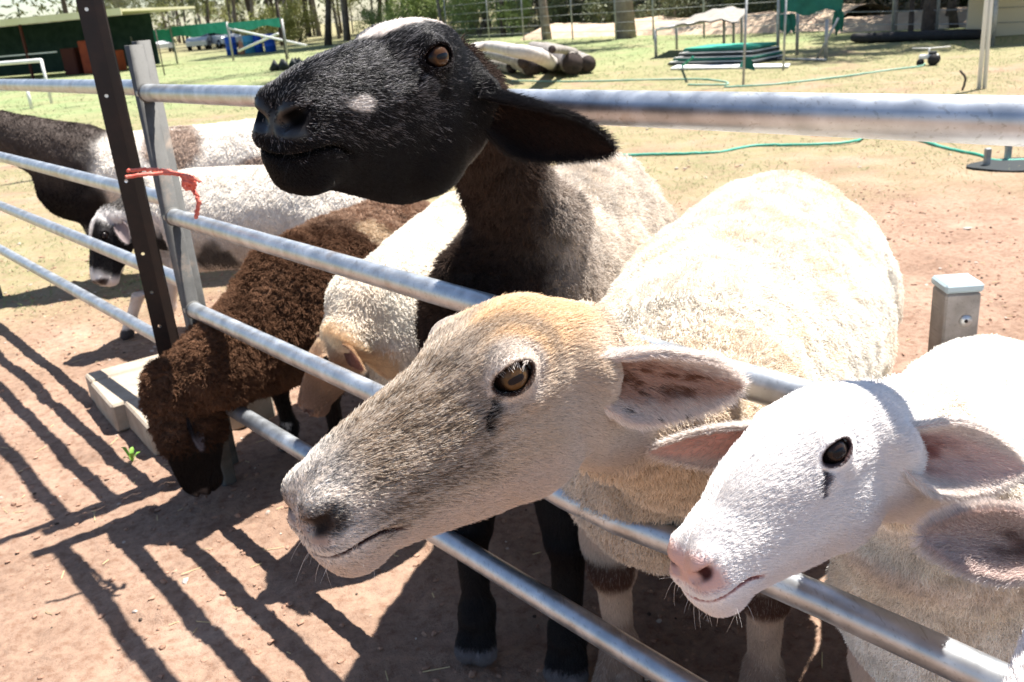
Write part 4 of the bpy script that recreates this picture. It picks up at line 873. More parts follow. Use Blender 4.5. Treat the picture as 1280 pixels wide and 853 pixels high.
def sample(V, F, Nn, dens, seed=1, wfn=None):
    """points scattered on a quad/tri mesh; dens per square metre"""
    rg = np.random.default_rng(seed)
    Tq = np.concatenate([F[:, [0, 1, 2]], F[:, [0, 2, 3]]]) if F.shape[1] == 4 else F
    a, b, c = V[Tq[:, 0]], V[Tq[:, 1]], V[Tq[:, 2]]
    ar = np.linalg.norm(np.cross(b - a, c - a), axis=1) / 2
    if wfn is not None: ar = ar * wfn((a + b + c) / 3)
    n = int(ar.sum() * dens)
    ti = np.searchsorted(np.cumsum(ar), rg.random(n) * ar.sum()); ti = np.clip(ti, 0, len(Tq) - 1)
    u = rg.random(n); v = rg.random(n); m = u + v > 1; u[m] = 1 - u[m]; v[m] = 1 - v[m]
    T = Tq[ti]
    P = V[T[:, 0]] * (1 - u - v)[:, None] + V[T[:, 1]] * u[:, None] + V[T[:, 2]] * v[:, None]
    N_ = Nn[T[:, 0]] * (1 - u - v)[:, None] + Nn[T[:, 1]] * u[:, None] + Nn[T[:, 2]] * v[:, None]
    N_ /= np.linalg.norm(N_, axis=1)[:, None] + 1e-9
    return P, N_
# ------------------------------------------------------------------ sheep
def fur_mat(name, rough=.6, spec=.25, sheen=0.0):
    m = bpy.data.materials.new(name); m.use_nodes = True; t = m.node_tree; b = t.nodes['Principled BSDF']
    a = t.nodes.new('ShaderNodeAttribute'); a.attribute_name = 'col'; t.links.new(a.outputs['Color'], b.inputs['Base Color'])
    b.inputs['Roughness'].default_value = rough; b.inputs['Specular IOR Level'].default_value = spec
    b.inputs['Sheen Weight'].default_value = sheen
    return m
M_HAIR = fur_mat('hair_coat', .55, .25); M_HAIR_GLOSS = fur_mat('glossy_dark_hair', .28, .14); M_WOOL = fur_mat('wool', .85, .08)
M_SKIN = fur_mat('skin', .6, .12)
# skin gets a fine grain, and a damp sheen where the nose is bare
_t = M_SKIN.node_tree; _b = _t.nodes['Principled BSDF']; _n = _t.nodes.new('ShaderNodeTexNoise'); _n.inputs['Scale'].default_value = 420
_bp = _t.nodes.new('ShaderNodeBump'); _bp.inputs['Strength'].default_value = .5; _bp.inputs['Distance'].default_value = .0015
_t.links.new(_n.outputs['Fac'], _bp.inputs['Height']); _t.links.new(_bp.outputs[0], _b.inputs['Normal'])

M_EAR = fur_mat('ear_skin', .6, .15); _t = M_EAR.node_tree; _tr = _t.nodes.new('ShaderNodeBsdfTranslucent'); _mx = _t.nodes.new('ShaderNodeMixShader'); _mx.inputs[0].default_value = .38
_tint = _t.nodes.new('ShaderNodeMixRGB'); _tint.blend_type = 'MULTIPLY'; _tint.inputs[0].default_value = 1; _tint.inputs[2].default_value = (1.0, .50, .38, 1)
_t.links.new([n for n in _t.nodes if n.type == 'ATTRIBUTE'][0].outputs['Color'], _tint.inputs[1]); _t.links.new(_tint.outputs[0], _tr.inputs['Color']); _t.links.new(_t.nodes['Principled BSDF'].outputs[0], _mx.inputs[1]); _t.links.new(_tr.outputs[0], _mx.inputs[2]); _t.links.new(_mx.outputs[0], _t.nodes['Material Output'].inputs['Surface'])
def eye_mat(name, iris, rim, pupil_h):
    m = bpy.data.materials.new(name); m.use_nodes = True; t = m.node_tree; N = t.nodes; Lk = t.links; b = N['Principled BSDF']
    tc = N.new('ShaderNodeTexCoord'); s = N.new('ShaderNodeSeparateXYZ'); Lk.new(tc.outputs['Object'], s.inputs[0])
    def mth(op, a, c=None, cl=False):
        n = N.new('ShaderNodeMath'); n.operation = op; n.use_clamp = cl
        for i, v in enumerate((a, c)):
            if v is None: continue
            if hasattr(v, 'is_linked') or hasattr(v, 'node'): Lk.new(v, n.inputs[i])
            else: n.inputs[i].default_value = v
        return n.outputs[0]
    x2 = mth('MULTIPLY', s.outputs[0], s.outputs[0]); z2 = mth('MULTIPLY', s.outputs[2], s.outputs[2])
    rad = mth('SQRT', mth('ADD', x2, z2))                                 # unit sphere: 0 at the middle of the eye
    xs = mth('DIVIDE', s.outputs[0], .46); zs = mth('DIVIDE', s.outputs[2], pupil_h)
    pu = mth('SQRT', mth('ADD', mth('POWER', mth('ABSOLUTE', xs), 3.0), mth('POWER', mth('ABSOLUTE', zs), 2.2)))
    ng = N.new('ShaderNodeTexNoise'); ng.inputs['Scale'].default_value = 9; ng.inputs['Detail'].default_value = 5; Lk.new(tc.outputs['Object'], ng.inputs['Vector'])
    ir = N.new('ShaderNodeMixRGB'); ir.inputs[1].default_value = (*iris, 1); ir.inputs[2].default_value = (*[c * .45 for c in iris], 1); Lk.new(mth('MULTIPLY', ng.outputs['Fac'], 1.0), ir.inputs[0])
    def step(v, lo, hi):
        n = N.new('ShaderNodeMapRange'); n.interpolation_type = 'SMOOTHSTEP'; n.inputs['From Min'].default_value = lo; n.inputs['From Max'].default_value = hi; Lk.new(v, n.inputs['Value']); return n.outputs[0]
    m1 = N.new('ShaderNodeMixRGB'); Lk.new(step(rad, .50, .72), m1.inputs[0]); Lk.new(ir.outputs[0], m1.inputs[1]); m1.inputs[2].default_value = (*rim, 1)
    m2 = N.new('ShaderNodeMixRGB'); Lk.new(step(pu, .85, 1.1), m2.inputs[0]); m2.inputs[1].default_value = (.003, .004, .008, 1); Lk.new(m1.outputs[0], m2.inputs[2])
    Lk.new(m2.outputs[0], b.inputs['Base Color']); b.inputs['Roughness'].default_value = .25
    b.inputs['Coat Weight'].default_value = .13; b.inputs['Coat Roughness'].default_value = .02; b.inputs['Specular IOR Level'].default_value = .15
    return m
M_EYE = {'amber': eye_mat('amber_eye', (.13, .070, .026), (.012, .007, .005), .20), 'dark': eye_mat('dark_eye', (.030, .018, .014), (.008, .006, .006), .3),
         'gold': eye_mat('golden_eye', (.075, .034, .012), (.006, .003, .003), .19)}
def sphere_mesh(name, n=40, m=28):
    V = [(0, 0, 1)]; F = []
    for j in range(1, m):
        for i in range(n):
            a, b = math.pi * j / m, 2 * math.pi * i / n
            V.append((math.sin(a) * math.cos(b), math.sin(a) * math.sin(b), math.cos(a)))
    V.append((0, 0, -1))
    for i in range(n): F.append((0, 1 + i, 1 + (i + 1) % n)); F.append((len(V) - 1, 1 + (m - 2) * n + (i + 1) % n, 1 + (m - 2) * n + i))
    for j in range(m - 2):
        for i in range(n): F.append((1 + j * n + i, 1 + (j + 1) * n + i, 1 + (j + 1) * n + (i + 1) % n, 1 + j * n + (i + 1) % n))
    me = bpy.data.meshes.new(name); me.from_pydata(V, [], F); me.polygons.foreach_set('use_smooth', [True] * len(F)); me.update(); return me
def facemask(q, a, b, shift=0, R0=.98, R1=.80):
    return sstep(b, a, q[:, 0] + shift) * sstep(R0, R1, np.linalg.norm(q - np.array([.45, 0, 0]), axis=1))
def nostril(q): return sstep(1.25, .55, np.linalg.norm((np.stack([q[:, 0], np.abs(q[:, 1]), q[:, 2]], 1) - np.array([.970, .082, .000])) / np.array([.058, .05, .036]), axis=1))
def far_of(q): return np.linalg.norm(q - np.array([.45, 0, 0]), axis=1) > .85
def make_eye(an, root, side, kind, hi=True):
    me = sphere_mesh('eye', 40 if hi else 16, 28 if hi else 10)
    # a cornea that stands a little proud of the ball
    co = np.zeros(len(me.vertices) * 3, np.float32); me.vertices.foreach_get('co', co); co = co.reshape(-1, 3)
    c = np.clip((co[:, 1] - .72) / .28, 0, 1); co *= (1 + .07 * c * (2 - c))[:, None]
    me.vertices.foreach_set('co', co.ravel())
    me.materials.append(M_EYE[kind])
    o = bpy.data.objects.new('eye', me); COL.objects.link(o)
    ax = np.array([[.93, -.30, -.20], [.32, .93, .17], [.14, -.22, .96]]); ax /= np.linalg.norm(ax, axis=1)[:, None]
    if side < 0: ax = ax * np.array([1, -1, 1])
    g = ax[1]; sx = ax[0] - g * (ax[0] @ g); sx /= np.linalg.norm(sx)
    W = np.stack([sx @ an.A, g @ an.A, np.cross(sx, g) @ an.A])
    c = EYE_C * np.array([1, side, 1]); pos = an.w(c)
    m = Matrix.Identity(4)
    r = EYE_R * an.L * .985
    for i in range(3):
        for j in range(3): m[j][i] = float(W[i][j] * r)
        m[i][3] = float(pos[i])
    o.parent = root; o.matrix_parent_inverse = Matrix.Identity(4)
    o.matrix_basis = Matrix.Translation(root.location).inverted() @ m
    return o
def make_ear(root, base, tip, face, W, cup, colfn, label=None, hair=0, hmat=None, sag=(0, 0, 0), wbase=.45, th=.0035, peak=.42, seed=3, hl=.007, hi=True, hr=.00022):
    base, tip, face = [np.array(v, float) for v in (base, tip, face)]; sag = np.array(sag, float)
    nu, nv = (44, 27) if hi else (16, 11)
    u = np.linspace(0, 1, nu); v = np.linspace(-1, 1, nv); U, Vv = np.meshgrid(u, v, indexing='ij')
    ax = tip - base; Ln = np.linalg.norm(ax); ax /= Ln; face = face - ax * (face @ ax); face /= np.linalg.norm(face); sd_ = np.cross(face, ax)
    prof = (wbase + (1 - wbase) * sstep(0, peak, U)) * np.power(np.clip(1 - np.clip((U - peak) / (1 - peak), 0, 1) ** 1.8, 0, 1), .78)
    w_ = W * (1e-3 + prof); phi = cup * (1.0 * (1 - U) ** 1.6 * 1.6 + .38) + .05
    ang = Vv * phi; lat = w_ * np.sin(ang) / np.maximum(np.sin(np.minimum(phi, 1.57)), .2); dep = w_ * (1 - np.cos(ang)) / np.maximum(np.sin(np.minimum(phi, 1.57)), .2)
    mid = base + U[..., None] * ax * Ln + (U ** 2)[..., None] * sag
    wob = fbm(np.stack([U.ravel() * 2, Vv.ravel(), U.ravel() * 0 + seed], 1), 1.7, 2, seed).reshape(U.shape) * .10 * w_
    Pm = mid + sd_ * lat[..., None] + face * (dep + wob)[..., None]
    du = np.gradient(Pm, axis=0); dv = np.gradient(Pm, axis=1); nn = np.cross(dv, du); nn /= np.linalg.norm(nn, axis=2)[..., None] + 1e-9
    if (nn.reshape(-1, 3) @ face).mean() < 0: nn = -nn
    t_ = th * (.35 + .65 * (1 - np.abs(Vv) ** 4)) * (1 - .5 * U)
    Pi = Pm + nn * t_[..., None] / 2; Po = Pm - nn * t_[..., None] / 2
    n0 = nu * nv; V = np.concatenate([Pi.reshape(-1, 3), Po.reshape(-1, 3)]); idx = np.arange(n0).reshape(nu, nv)
    q = np.stack([idx[:-1, :-1], idx[1:, :-1], idx[1:, 1:], idx[:-1, 1:]], -1).reshape(-1, 4)
    F = [q, q[:, ::-1] + n0]
    rim = np.concatenate([idx[:, 0], idx[-1, 1:], idx[::-1, -1][1:], ])
    F.append(np.stack([rim[:-1], rim[1:], rim[1:] + n0, rim[:-1] + n0], 1))
    F = np.concatenate(F)
    me = mesh_np('ear', V, F)
    UU = np.tile(U.ravel(), 2); VV = np.tile(Vv.ravel(), 2); inner = np.r_[np.ones(n0), np.zeros(n0)]
    set_col(me, colfn(UU, VV, inner, V)); o = link('ear', me, M_SKIN_D if hmat is M_HAIR_GLOSS else M_EAR, root)
    if label: o['label'] = label
    if hair:
        Nn = np.concatenate([nn.reshape(-1, 3), -nn.reshape(-1, 3)])
        # carry u, v and side along by sampling them as a mesh of their own
        A3 = np.stack([UU, VV, inner], 1)
        rg = np.random.default_rng(seed)
        Fq = np.concatenate([F[:-len(rim) + 1][:, [0, 1, 2]], F[:-len(rim) + 1][:, [0, 2, 3]]])
        ar = np.linalg.norm(np.cross(V[Fq[:, 1]] - V[Fq[:, 0]], V[Fq[:, 2]] - V[Fq[:, 0]]), axis=1)
        am = A3[Fq].mean(1); ar *= np.where(am[:, 2] > .5, .25 + .75 * np.abs(am[:, 1]) ** 1.5, 1.0) * (1 + 1.2 * sstep(.75, 1, np.abs(am[:, 1])))
        ti = np.searchsorted(np.cumsum(ar), rg.random(hair) * ar.sum()); ti = np.clip(ti, 0, len(Fq) - 1)
        a = rg.random(hair); b = rg.random(hair); m = a + b > 1; a[m] = 1 - a[m]; b[m] = 1 - b[m]; wt = np.stack([1 - a - b, a, b], 1)
        T = Fq[ti]; P = (V[T] * wt[..., None]).sum(1); Nh = (Nn[T] * wt[..., None]).sum(1); Nh /= np.linalg.norm(Nh, axis=1)[:, None]; Ah = (A3[T] * wt[..., None]).sum(1)
        C = colfn(Ah[:, 0], Ah[:, 1], Ah[:, 2], P) * (.8 + .4 * rg.random(hair))[:, None]
        fl = ax[None] * 1.0 + sd_[None] * (Ah[:, 1] * .8)[:, None]
        h = strands('fur', o, hmat or M_HAIR, P, Nh, fl, hl * (.6 + .8 * rg.random(hair)) * (1 - .3 * (Ah[:, 2] > .5)), C, hr, lift=.30, jit=.16, K=3, seed=seed)
    return o
M_SKIN_D = fur_mat('dark_skin', .7, .03)
for _m, _lo in ((M_SKIN, .12), (M_SKIN_D, .03)):
    _t = _m.node_tree; _a = _t.nodes.new('ShaderNodeAttribute'); _a.attribute_name = 'wet'; _b = _t.nodes['Principled BSDF']
    for _i, _v0, _v1 in (('Specular IOR Level', _lo, .55), ('Roughness', .65, .36)):
        _r = _t.nodes.new('ShaderNodeMapRange'); _r.inputs['To Min'].default_value = _v0; _r.inputs['To Max'].default_value = _v1; _t.links.new(_a.outputs['Fac'], _r.inputs['Value']); _t.links.new(_r.outputs[0], _b.inputs[_i])
def make_sheep(an, label, group, lo, hi, facecol, woolcol, woolfn, hf=.0028, hb=.007, cut=-.10, eyes='amber', face=None, wool=None, ground=(0, 0), name='sheep', clumps=(.006, .004), wscale=(12, 45), gloss=False):
    root = empty(name, (ground[0], ground[1], 0), label, 'sheep', group or 'sheep crowding the yard fence')
    lim = lambda p: an.loc(p)[:, 0] - cut
    R_ = .95 * an.L
    kf = lambda p: np.minimum((an.loc(p)[:, 0] - cut) * an.L, R_ - np.linalg.norm(p - an.hc, axis=1))
    kb = lambda p: -kf(p) + .004
    Vs, Fs, Ns = [], [], []; off = 0
    for (l, h, hh, kp) in [(an.hc - R_, an.hc + R_, hf, kf), (lo, hi, hb, kb)]:
        V, F, Nn = mesh_sdf(an.sdf, l, h, hh, kp); Vs.append(V); Fs.append(F + off); Ns.append(Nn); off += len(V)
    V = np.concatenate(Vs); F = np.concatenate(Fs); Nn = np.concatenate(Ns)
    V0 = V.copy(); q = an.loc(V); wm = woolfn(V, q)
    V = V + Nn * (wm * (fbm(V, wscale[0], 3, 3) * clumps[0] + fbm(V, wscale[1], 3, 9) * clumps[1]))[:, None]
    # normals after the lumps
    a, b, c, d = [V[F[:, i]] for i in range(4)]; fn_ = np.cross(c - a, d - b); N2 = np.zeros_like(V)
    for i in range(4): np.add.at(N2, F[:, i], fn_)
    N2 /= np.linalg.norm(N2, axis=1)[:, None] + 1e-12
    if (N2 * Nn).sum() < 0: N2 = -N2
    C = mix(facecol(q, V, N2), woolcol(V, q) * .8, wm)
    me = mesh_np('body', V, F); set_col(me, C); wet = (1 - barefn(q, face.get('bare', 0) if face else 0)) * (~far_of(q)); wet = wet * (1 - nostril(q)); set_col(me, np.stack([wet] * 3, 1), 'wet')
    body = link('body', me, M_SKIN_D if gloss else M_SKIN, root)
    for sg in (1, -1): make_eye(an, root, sg, eyes, hf < .004)
    if face:
        wf = lambda p: (1 - woolfn(p, an.loc(p))) * np.clip(1 - (np.linalg.norm(p - an.hc, axis=1) > R_ * 1.05) * .8, 0, 1) * barefn(an.loc(p), face.get('bare', 0))
        P, Nh = sample(V, F, N2, face['n'], 11, wf); q = an.loc(P); rg = np.random.default_rng(5)
        fwd = an.A[0]; upv = an.A[2]; lat = an.A[1]
        sgn = np.sign(q[:, 1])
        # hair runs back from the nose, down over the cheek, and fans round the eye
        fl = -fwd[None] + upv[None] * (-.55 * sstep(.12, -.1, q[:, 2]) + .15 * sstep(.1, .2, q[:, 2]))[:, None] + lat[None] * (sgn * .25)[:, None]
        de = np.stack([q[:, 0] - EYE_C[0], np.abs(q[:, 1]) - EYE_C[1], q[:, 2] - EYE_C[2]], 1); re = np.linalg.norm(de, axis=1); de[:, 1] *= sgn
        k = (1 - sstep(.06, .11, re))[:, None] * .55; fl = fl * (1 - k) + (de @ an.A) / re[:, None] * k * 1.2
        fl += an.A[0] * (fbm(P, 18, 2, 21) * .35)[:, None] + an.A[2] * (fbm(P, 18, 2, 22) * .35)[:, None]
        ln = face['len'] * (.45 + .55 * sstep(1.0, .7, q[:, 0])) * (.16 + .84 * sstep(1.1, 2.3, eyeell(q))) * (1 - .75 * near_mouth(q)) * (.7 + .6 * rg.random(len(P))) * (.6 + .4 * sstep(.06, .13, re))
        body_far = far_of(q); ln[body_far] *= 1.3
        fl[body_far] = np.array([0, 0, -1.0]) + fl[body_far] * .1
        C = face['col'](q, P, Nh, rg)
        if hf < .004:
            ix = rg.permutation(np.nonzero((q[:, 0] > .84) & (q[:, 2] < -.06) & (q[:, 2] > -.24))[0])[:26]
            strands('whiskers', root, M_HAIR, P[ix], Nh[ix], np.tile(an.A[0] * .3 - an.A[2] * .6, (len(ix), 1)), .007 + .016 * rg.random(len(ix)), np.tile(np.array([.05, .05, .05] if gloss else [.78, .72, .66]), (len(ix), 1)), .00013, lift=.6, jit=.2, K=5, seed=19)
        if face.get('lash') is not None:
            sel = (np.abs(eyeell(q) - 1.12) < .07) & ((np.stack([q[:, 0], np.abs(q[:, 1]), q[:, 2]], 1) - EYE_C) @ _EAX[2] > .015) & (q[:, 1] > 0); ix = rg.permutation(np.nonzero(sel)[0])[:60]
            if len(ix):
                lv = (_EAX[1] * .9 - _EAX[2] * .10)[None] * np.stack([np.ones(len(ix)), np.sign(q[ix, 1]), np.ones(len(ix))], 1)
                lw = lv @ an.A; strands('eyelashes', root, M_HAIR, P[ix], Nh[ix], lw, .007 * (.6 + .6 * rg.random(len(ix))), np.tile(np.array(face['lash']), (len(ix), 1)), .00028, lift=.15, jit=.10, K=4, seed=9)
        strands('hair', root, M_HAIR_GLOSS if gloss else M_HAIR, P, Nh, fl, ln, C, face['r'], lift=face.get('lift', .22), jit=.12, K=3, clump=face.get('clump', .25), cscale=face.get('cs', 330), seed=2)
    if wool:
        P, Nh = sample(V, F, N2, wool['n'], 12, lambda p: woolfn(p, an.loc(p))); q = an.loc(P); rg = np.random.default_rng(6)
        C = woolcol(P, q) * (.82 + .36 * rg.random(len(P)))[:, None]
        C = C * (1 + .25 * fbm(P, 60, 2, 31))[:, None]
        ln = wool['len'] * (.6 + .7 * rg.random(len(P))) * (1 + .5 * fbm(P, 22, 2, 14)) * np.where(P[:, 2] < .3, .7, 1)
        fl = np.array([0, 0, -1.0])[None] - wool.get('dir', np.array([0, 0, 0])) + np.stack([fbm(P, 20, 2, 41 + i) for i in range(3)], 1) * 1.2
        strands('wool', root, M_WOOL, P, Nh, fl, ln, C, wool['r'], lift=wool.get('lift', .6), jit=wool.get('jit', .25), K=wool.get('K', 4), clump=wool.get('clump', .7), cscale=wool.get('cs', 110), curl=wool.get('curl', .0015), tip=.5, seed=4)
    return root
def barefn(q, o=0.0):
    """0 on the bare nose and in the nostrils, 1 on the haired face"""
    x, y, z = q[:, 0], np.abs(q[:, 1]), q[:, 2]
    nose = sstep(.955 + o, .925 + o, x - .35 * np.maximum(z, 0) + .25 * y) + sstep(-.045, -.075, z)
    nose = np.clip(nose, 0, 1)
    nd = np.linalg.norm((np.stack([x, y, z], 1) - np.array([.975, .072, .0])) / np.array([.06, .05, .035]), axis=1)
    return nose * sstep(.75, 1.15, nd)
def spots(q, pts):
    out = np.zeros(len(q))
    for c, r in pts:
        d = np.linalg.norm((q - np.array(c)) / np.array(r), axis=1); out = np.maximum(out, sstep(1.15, .75, d + .25 * fbm(q, 22, 2, 8)))
    return out
_EAX = np.array([[.93, -.30, -.20], [.32, .93, .17], [.14, -.22, .96]]); _EAX /= np.linalg.norm(_EAX, axis=1)[:, None]
def eyeell(q):
    r = (np.stack([q[:, 0], np.abs(q[:, 1]), q[:, 2]], 1) - EYE_C) @ _EAX.T
    return np.where(r[:, 1] > 0, np.sqrt((r[:, 0] / (EYE_R * 1.12)) ** 2 + (r[:, 2] / (EYE_R * .72)) ** 2), 9)
def mouth_z(x): return -.122 + .030 * np.sin(np.clip((x - .76) / .24, 0, 1) * 3.14) - .012 * sstep(.84, .76, x)
def near_mouth(q): return sstep(.030, .008, np.abs(q[:, 2] - mouth_z(q[:, 0]))) * sstep(.75, .79, q[:, 0])
def lids(q, gl=.6):
    """1 on the dark rim of the lids and in the tear gland"""
    aq = np.stack([q[:, 0], np.abs(q[:, 1]), q[:, 2]], 1)
    ax = np.array([[.93, -.30, -.20], [.32, .93, .17], [.14, -.22, .96]]); ax /= np.linalg.norm(ax, axis=1)[:, None]
    r = (aq - EYE_C) @ ax.T
    e = np.sqrt((r[:, 0] / (EYE_R * 1.12)) ** 2 + (r[:, 2] / (EYE_R * .72)) ** 2)
    l = sstep(1.24, 1.06, e) * (r[:, 1] > 0)
    t = np.linalg.norm((aq - np.array([.452, .150, .088])) @ np.array([[.8, 0, -.6], [0, 1, 0], [.6, 0, .8]]).T / np.array([.045, .12, .015]), axis=1)
    t2 = np.linalg.norm((aq - np.array([.475, .150, .060])) / np.array([.016, .12, .032]), axis=1)
    a = np.array([.402, .165, .140]); b = np.array([.468, .150, .075]); ab = b - a; h = np.clip((aq - a) @ ab / (ab @ ab), 0, 1); ds = np.linalg.norm((aq - a - h[:, None] * ab) * np.array([1, .25, 1]), axis=1)
    return l, np.maximum(np.maximum(sstep(.014, .007, ds) * gl, sstep(1.2, .7, t)), sstep(1.2, .7, t2))
def nose_mouth(q, o=0.0):
    x, y, z = q[:, 0], np.abs(q[:, 1]), q[:, 2]
    nos = 1 - np.clip(barefn(q, o), 0, 1)
    n1 = np.linalg.norm((np.stack([x, y, z], 1) - np.array([.968, .075, .003])) / np.array([.045, .038, .034]), axis=1)
    zm = -.122 + .030 * np.sin(np.clip((x - .76) / .24, 0, 1) * 3.14) - .012 * sstep(.84, .76, x)
    mo = sstep(.015, .006, np.abs(z - zm)) * sstep(.755, .78, x)
    return nos, sstep(1.1, .5, n1), mo

# ---------------- 1: black-headed ewe, its head over the top rail
def rnd(rg, P): return rg.random(len(P))
ax1 = orth((-.536, -.844, .055), (.837, -.536, -.108), None)
a1 = Animal((-.040, 1.035, 1.133), ax1, .279, *[[], []])
pr, PB, _ax = quad_prims((.0, 1.55), (-.34, -.94), 1.20, sl=.90, sw=.80, cb=.07, foot_dx=(.09, .07, 0, 0))
a1.prims = pr
a1.neck = [(a1.w((.14, 0, -.05)), (-.055, 1.24, 1.11), .058, .056), ((-.055, 1.24, 1.11), (-.02, 1.40, 1.03), .056, .058), ((-.02, 1.40, 1.03), (.05, 1.52, .86), .058, .080), ((.05, 1.52, .86), PB(.30, 0, .57), .095, .15)]
def a1_face(q, P, N):
    bl = np.array([.0055, .0052, .0058]); C = np.tile(bl, (len(q), 1))
    blaze = sstep(.05, .025, np.abs(q[:, 1] + .0) + .025 * fbm(q, 14, 2, 3) - .012 * sstep(.5, .3, q[:, 0])) * sstep(.12, .17, q[:, 0]) * sstep(.58, .50, q[:, 0] + .05 * fbm(q, 14, 2, 5)) * (q[:, 2] > .05)
    C = mix(C, (.78, .70, .64), blaze)
    C = mix(C, (.62, .58, .55), spots(q, [((.74, .10, .035), (.075, .06, .028))]))
    brown = sstep(.25, -.1, q[:, 0]) * sstep(-.05, -.3, q[:, 2]); C = mix(C, (.05, .025, .015), brown * .8)
    l, t = lids(q); C = mix(C, (.006, .004, .004), np.maximum(l, t))
    nos, no, mo = nose_mouth(q, .045); C = mix(C, (.010, .009, .010), nos); C = mix(C, (.002, .002, .002), np.maximum(no, mo))
    C[(P[:, 2] < .5) & far_of(q)] = (.012, .011, .012)
    hoof = (P[:, 2] < .042); C[hoof] = (.15, .14, .15)
    return C
def a1_hair(q, P, N, rg):
    C = a1_face(q, P, N); n = len(P); m = C.max(1) < .05
    C[m] *= (.7 + 1.2 * rg.random(m.sum()))[:, None]
    w_ = m & (rg.random(n) < (.03 + .21 * sstep(.20, .5, q[:, 0])) * sstep(-.16, .06, q[:, 2]) * (.5 + 1.2 * (fbm(q * np.array([12, 40, 40]), 1.0, 2, 6) > 0))); C[w_] = np.array([.22, .21, .215]) * (.3 + rg.random(w_.sum()))[:, None]  # scattered paler hairs paint the coat's sheen sparkles into the colour
    return C
def a1_wool(P, q):
    C = np.tile(np.array([.68, .61, .53]), (len(P), 1))
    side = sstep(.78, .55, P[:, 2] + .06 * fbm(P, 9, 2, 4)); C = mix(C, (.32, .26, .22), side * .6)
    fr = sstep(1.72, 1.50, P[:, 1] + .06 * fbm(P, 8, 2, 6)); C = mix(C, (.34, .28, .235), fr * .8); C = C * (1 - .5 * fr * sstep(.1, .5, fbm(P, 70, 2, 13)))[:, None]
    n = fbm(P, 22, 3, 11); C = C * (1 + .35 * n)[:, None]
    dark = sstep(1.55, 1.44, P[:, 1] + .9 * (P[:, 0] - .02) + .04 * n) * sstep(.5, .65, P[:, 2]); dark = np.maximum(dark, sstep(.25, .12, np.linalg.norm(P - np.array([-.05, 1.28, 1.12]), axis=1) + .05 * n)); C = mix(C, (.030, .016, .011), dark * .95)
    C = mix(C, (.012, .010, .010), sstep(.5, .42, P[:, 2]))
    return C
def a1_wm(P, q): return (1 - facemask(q, .07, -.03, .22 * sstep(-.02, -.25, q[:, 2]))) * sstep(.46, .52, P[:, 2])
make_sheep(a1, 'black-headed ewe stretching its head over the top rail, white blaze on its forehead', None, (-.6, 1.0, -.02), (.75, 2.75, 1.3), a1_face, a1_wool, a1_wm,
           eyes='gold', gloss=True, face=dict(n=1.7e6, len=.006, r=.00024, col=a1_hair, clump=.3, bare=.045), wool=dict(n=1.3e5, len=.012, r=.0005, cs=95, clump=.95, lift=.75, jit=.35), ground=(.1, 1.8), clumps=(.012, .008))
root1 = bpy.data.objects['sheep']
def ear_black(U, V, inner, P):
    C = np.tile(np.array([.010, .009, .010]), (len(U), 1)); k = inner * sstep(.95, .5, np.abs(V)); return mix(C, (.012, .007, .006), k)
_b = a1.w((.05, .135, .03))
make_ear(root1, _b, atd(768, 203, 1.02), -_fw * .75 + np.array([0, 0, -.65]) + _rt * -.12, .035, 1.15, ear_black, 'black drooping ear', 26000, M_HAIR_GLOSS, sag=(0, 0, .012), seed=4)
_b = a1.w((.045, -.175, .02))
make_ear(root1, _b, _b + a1.A[1] * -.13 + np.array([.02, .03, -.07]), np.array([-.2, -.6, -.7]), .040, 1.15, ear_black, 'black drooping ear', 8000, M_HAIR_GLOSS, seed=5)

# ---------------- 2: tan ewe, its head through the rails
ax2 = orth((-.799, -.581, -.158), (.597, -.799, -.08), None)
a2 = Animal((.054, .761, .921), ax2, .285, [], [])
pr, PB, _ax = quad_prims((.275, 1.335), (-.46, -.89), 1.14, sw=1.12, fat=1.06, foot_dx=(0, .02, 0, 0))
a2.prims = pr
a2.neck = [(a2.w((.13, 0, -.05)), (.11, .90, .80), .062, .070), ((.11, .90, .80), (.215, 1.06, .67), .070, .088), ((.215, 1.06, .67), (.30, 1.20, .63), .088, .125), ((.30, 1.20, .63), PB(.36, 0, .55), .125, .17)]
def a2_base(q):
    x, y, z = q[:, 0], np.abs(q[:, 1]), q[:, 2]
    C = np.tile(np.array([.64, .52, .40]), (len(q), 1))                       # pale grey-fawn
    n = fbm(q, 9, 3, 2)
    C = mix(C, (.36, .265, .185), sstep(.38, .58, x + .05 * n) * sstep(.95, .80, x + .10 * n) * sstep(-.17, -.02, z + .05 * n))   # dark saddle of the snout
    C = mix(C, (.70, .49, .29), sstep(.42, .28, x + .07 * n) * sstep(.10, .19, z + .04 * n))               # golden forehead
    C = mix(C, (.82, .76, .70), sstep(.78, .92, x + .05 * n))                  # pale muzzle
    C = mix(C, (.68, .56, .46), sstep(-.09, -.17, z + .03 * n))                                            # pinkish jaw and lip
    re = np.linalg.norm(np.stack([x, y, z], 1) - EYE_C - np.array([0, .02, 0]), axis=1)
    C = mix(C, (.56, .50, .45), sstep(.125, .085, re + .02 * n) * .8)
    C = mix(C, (.30, .23, .18), sstep(.20, .16, re) * sstep(.12, .15, re) * sstep(.0, .1, z) * .6)
    C = mix(C, (.62, .56, .50), sstep(.30, .18, x) * sstep(.08, -.02, z) * .6)
    return C
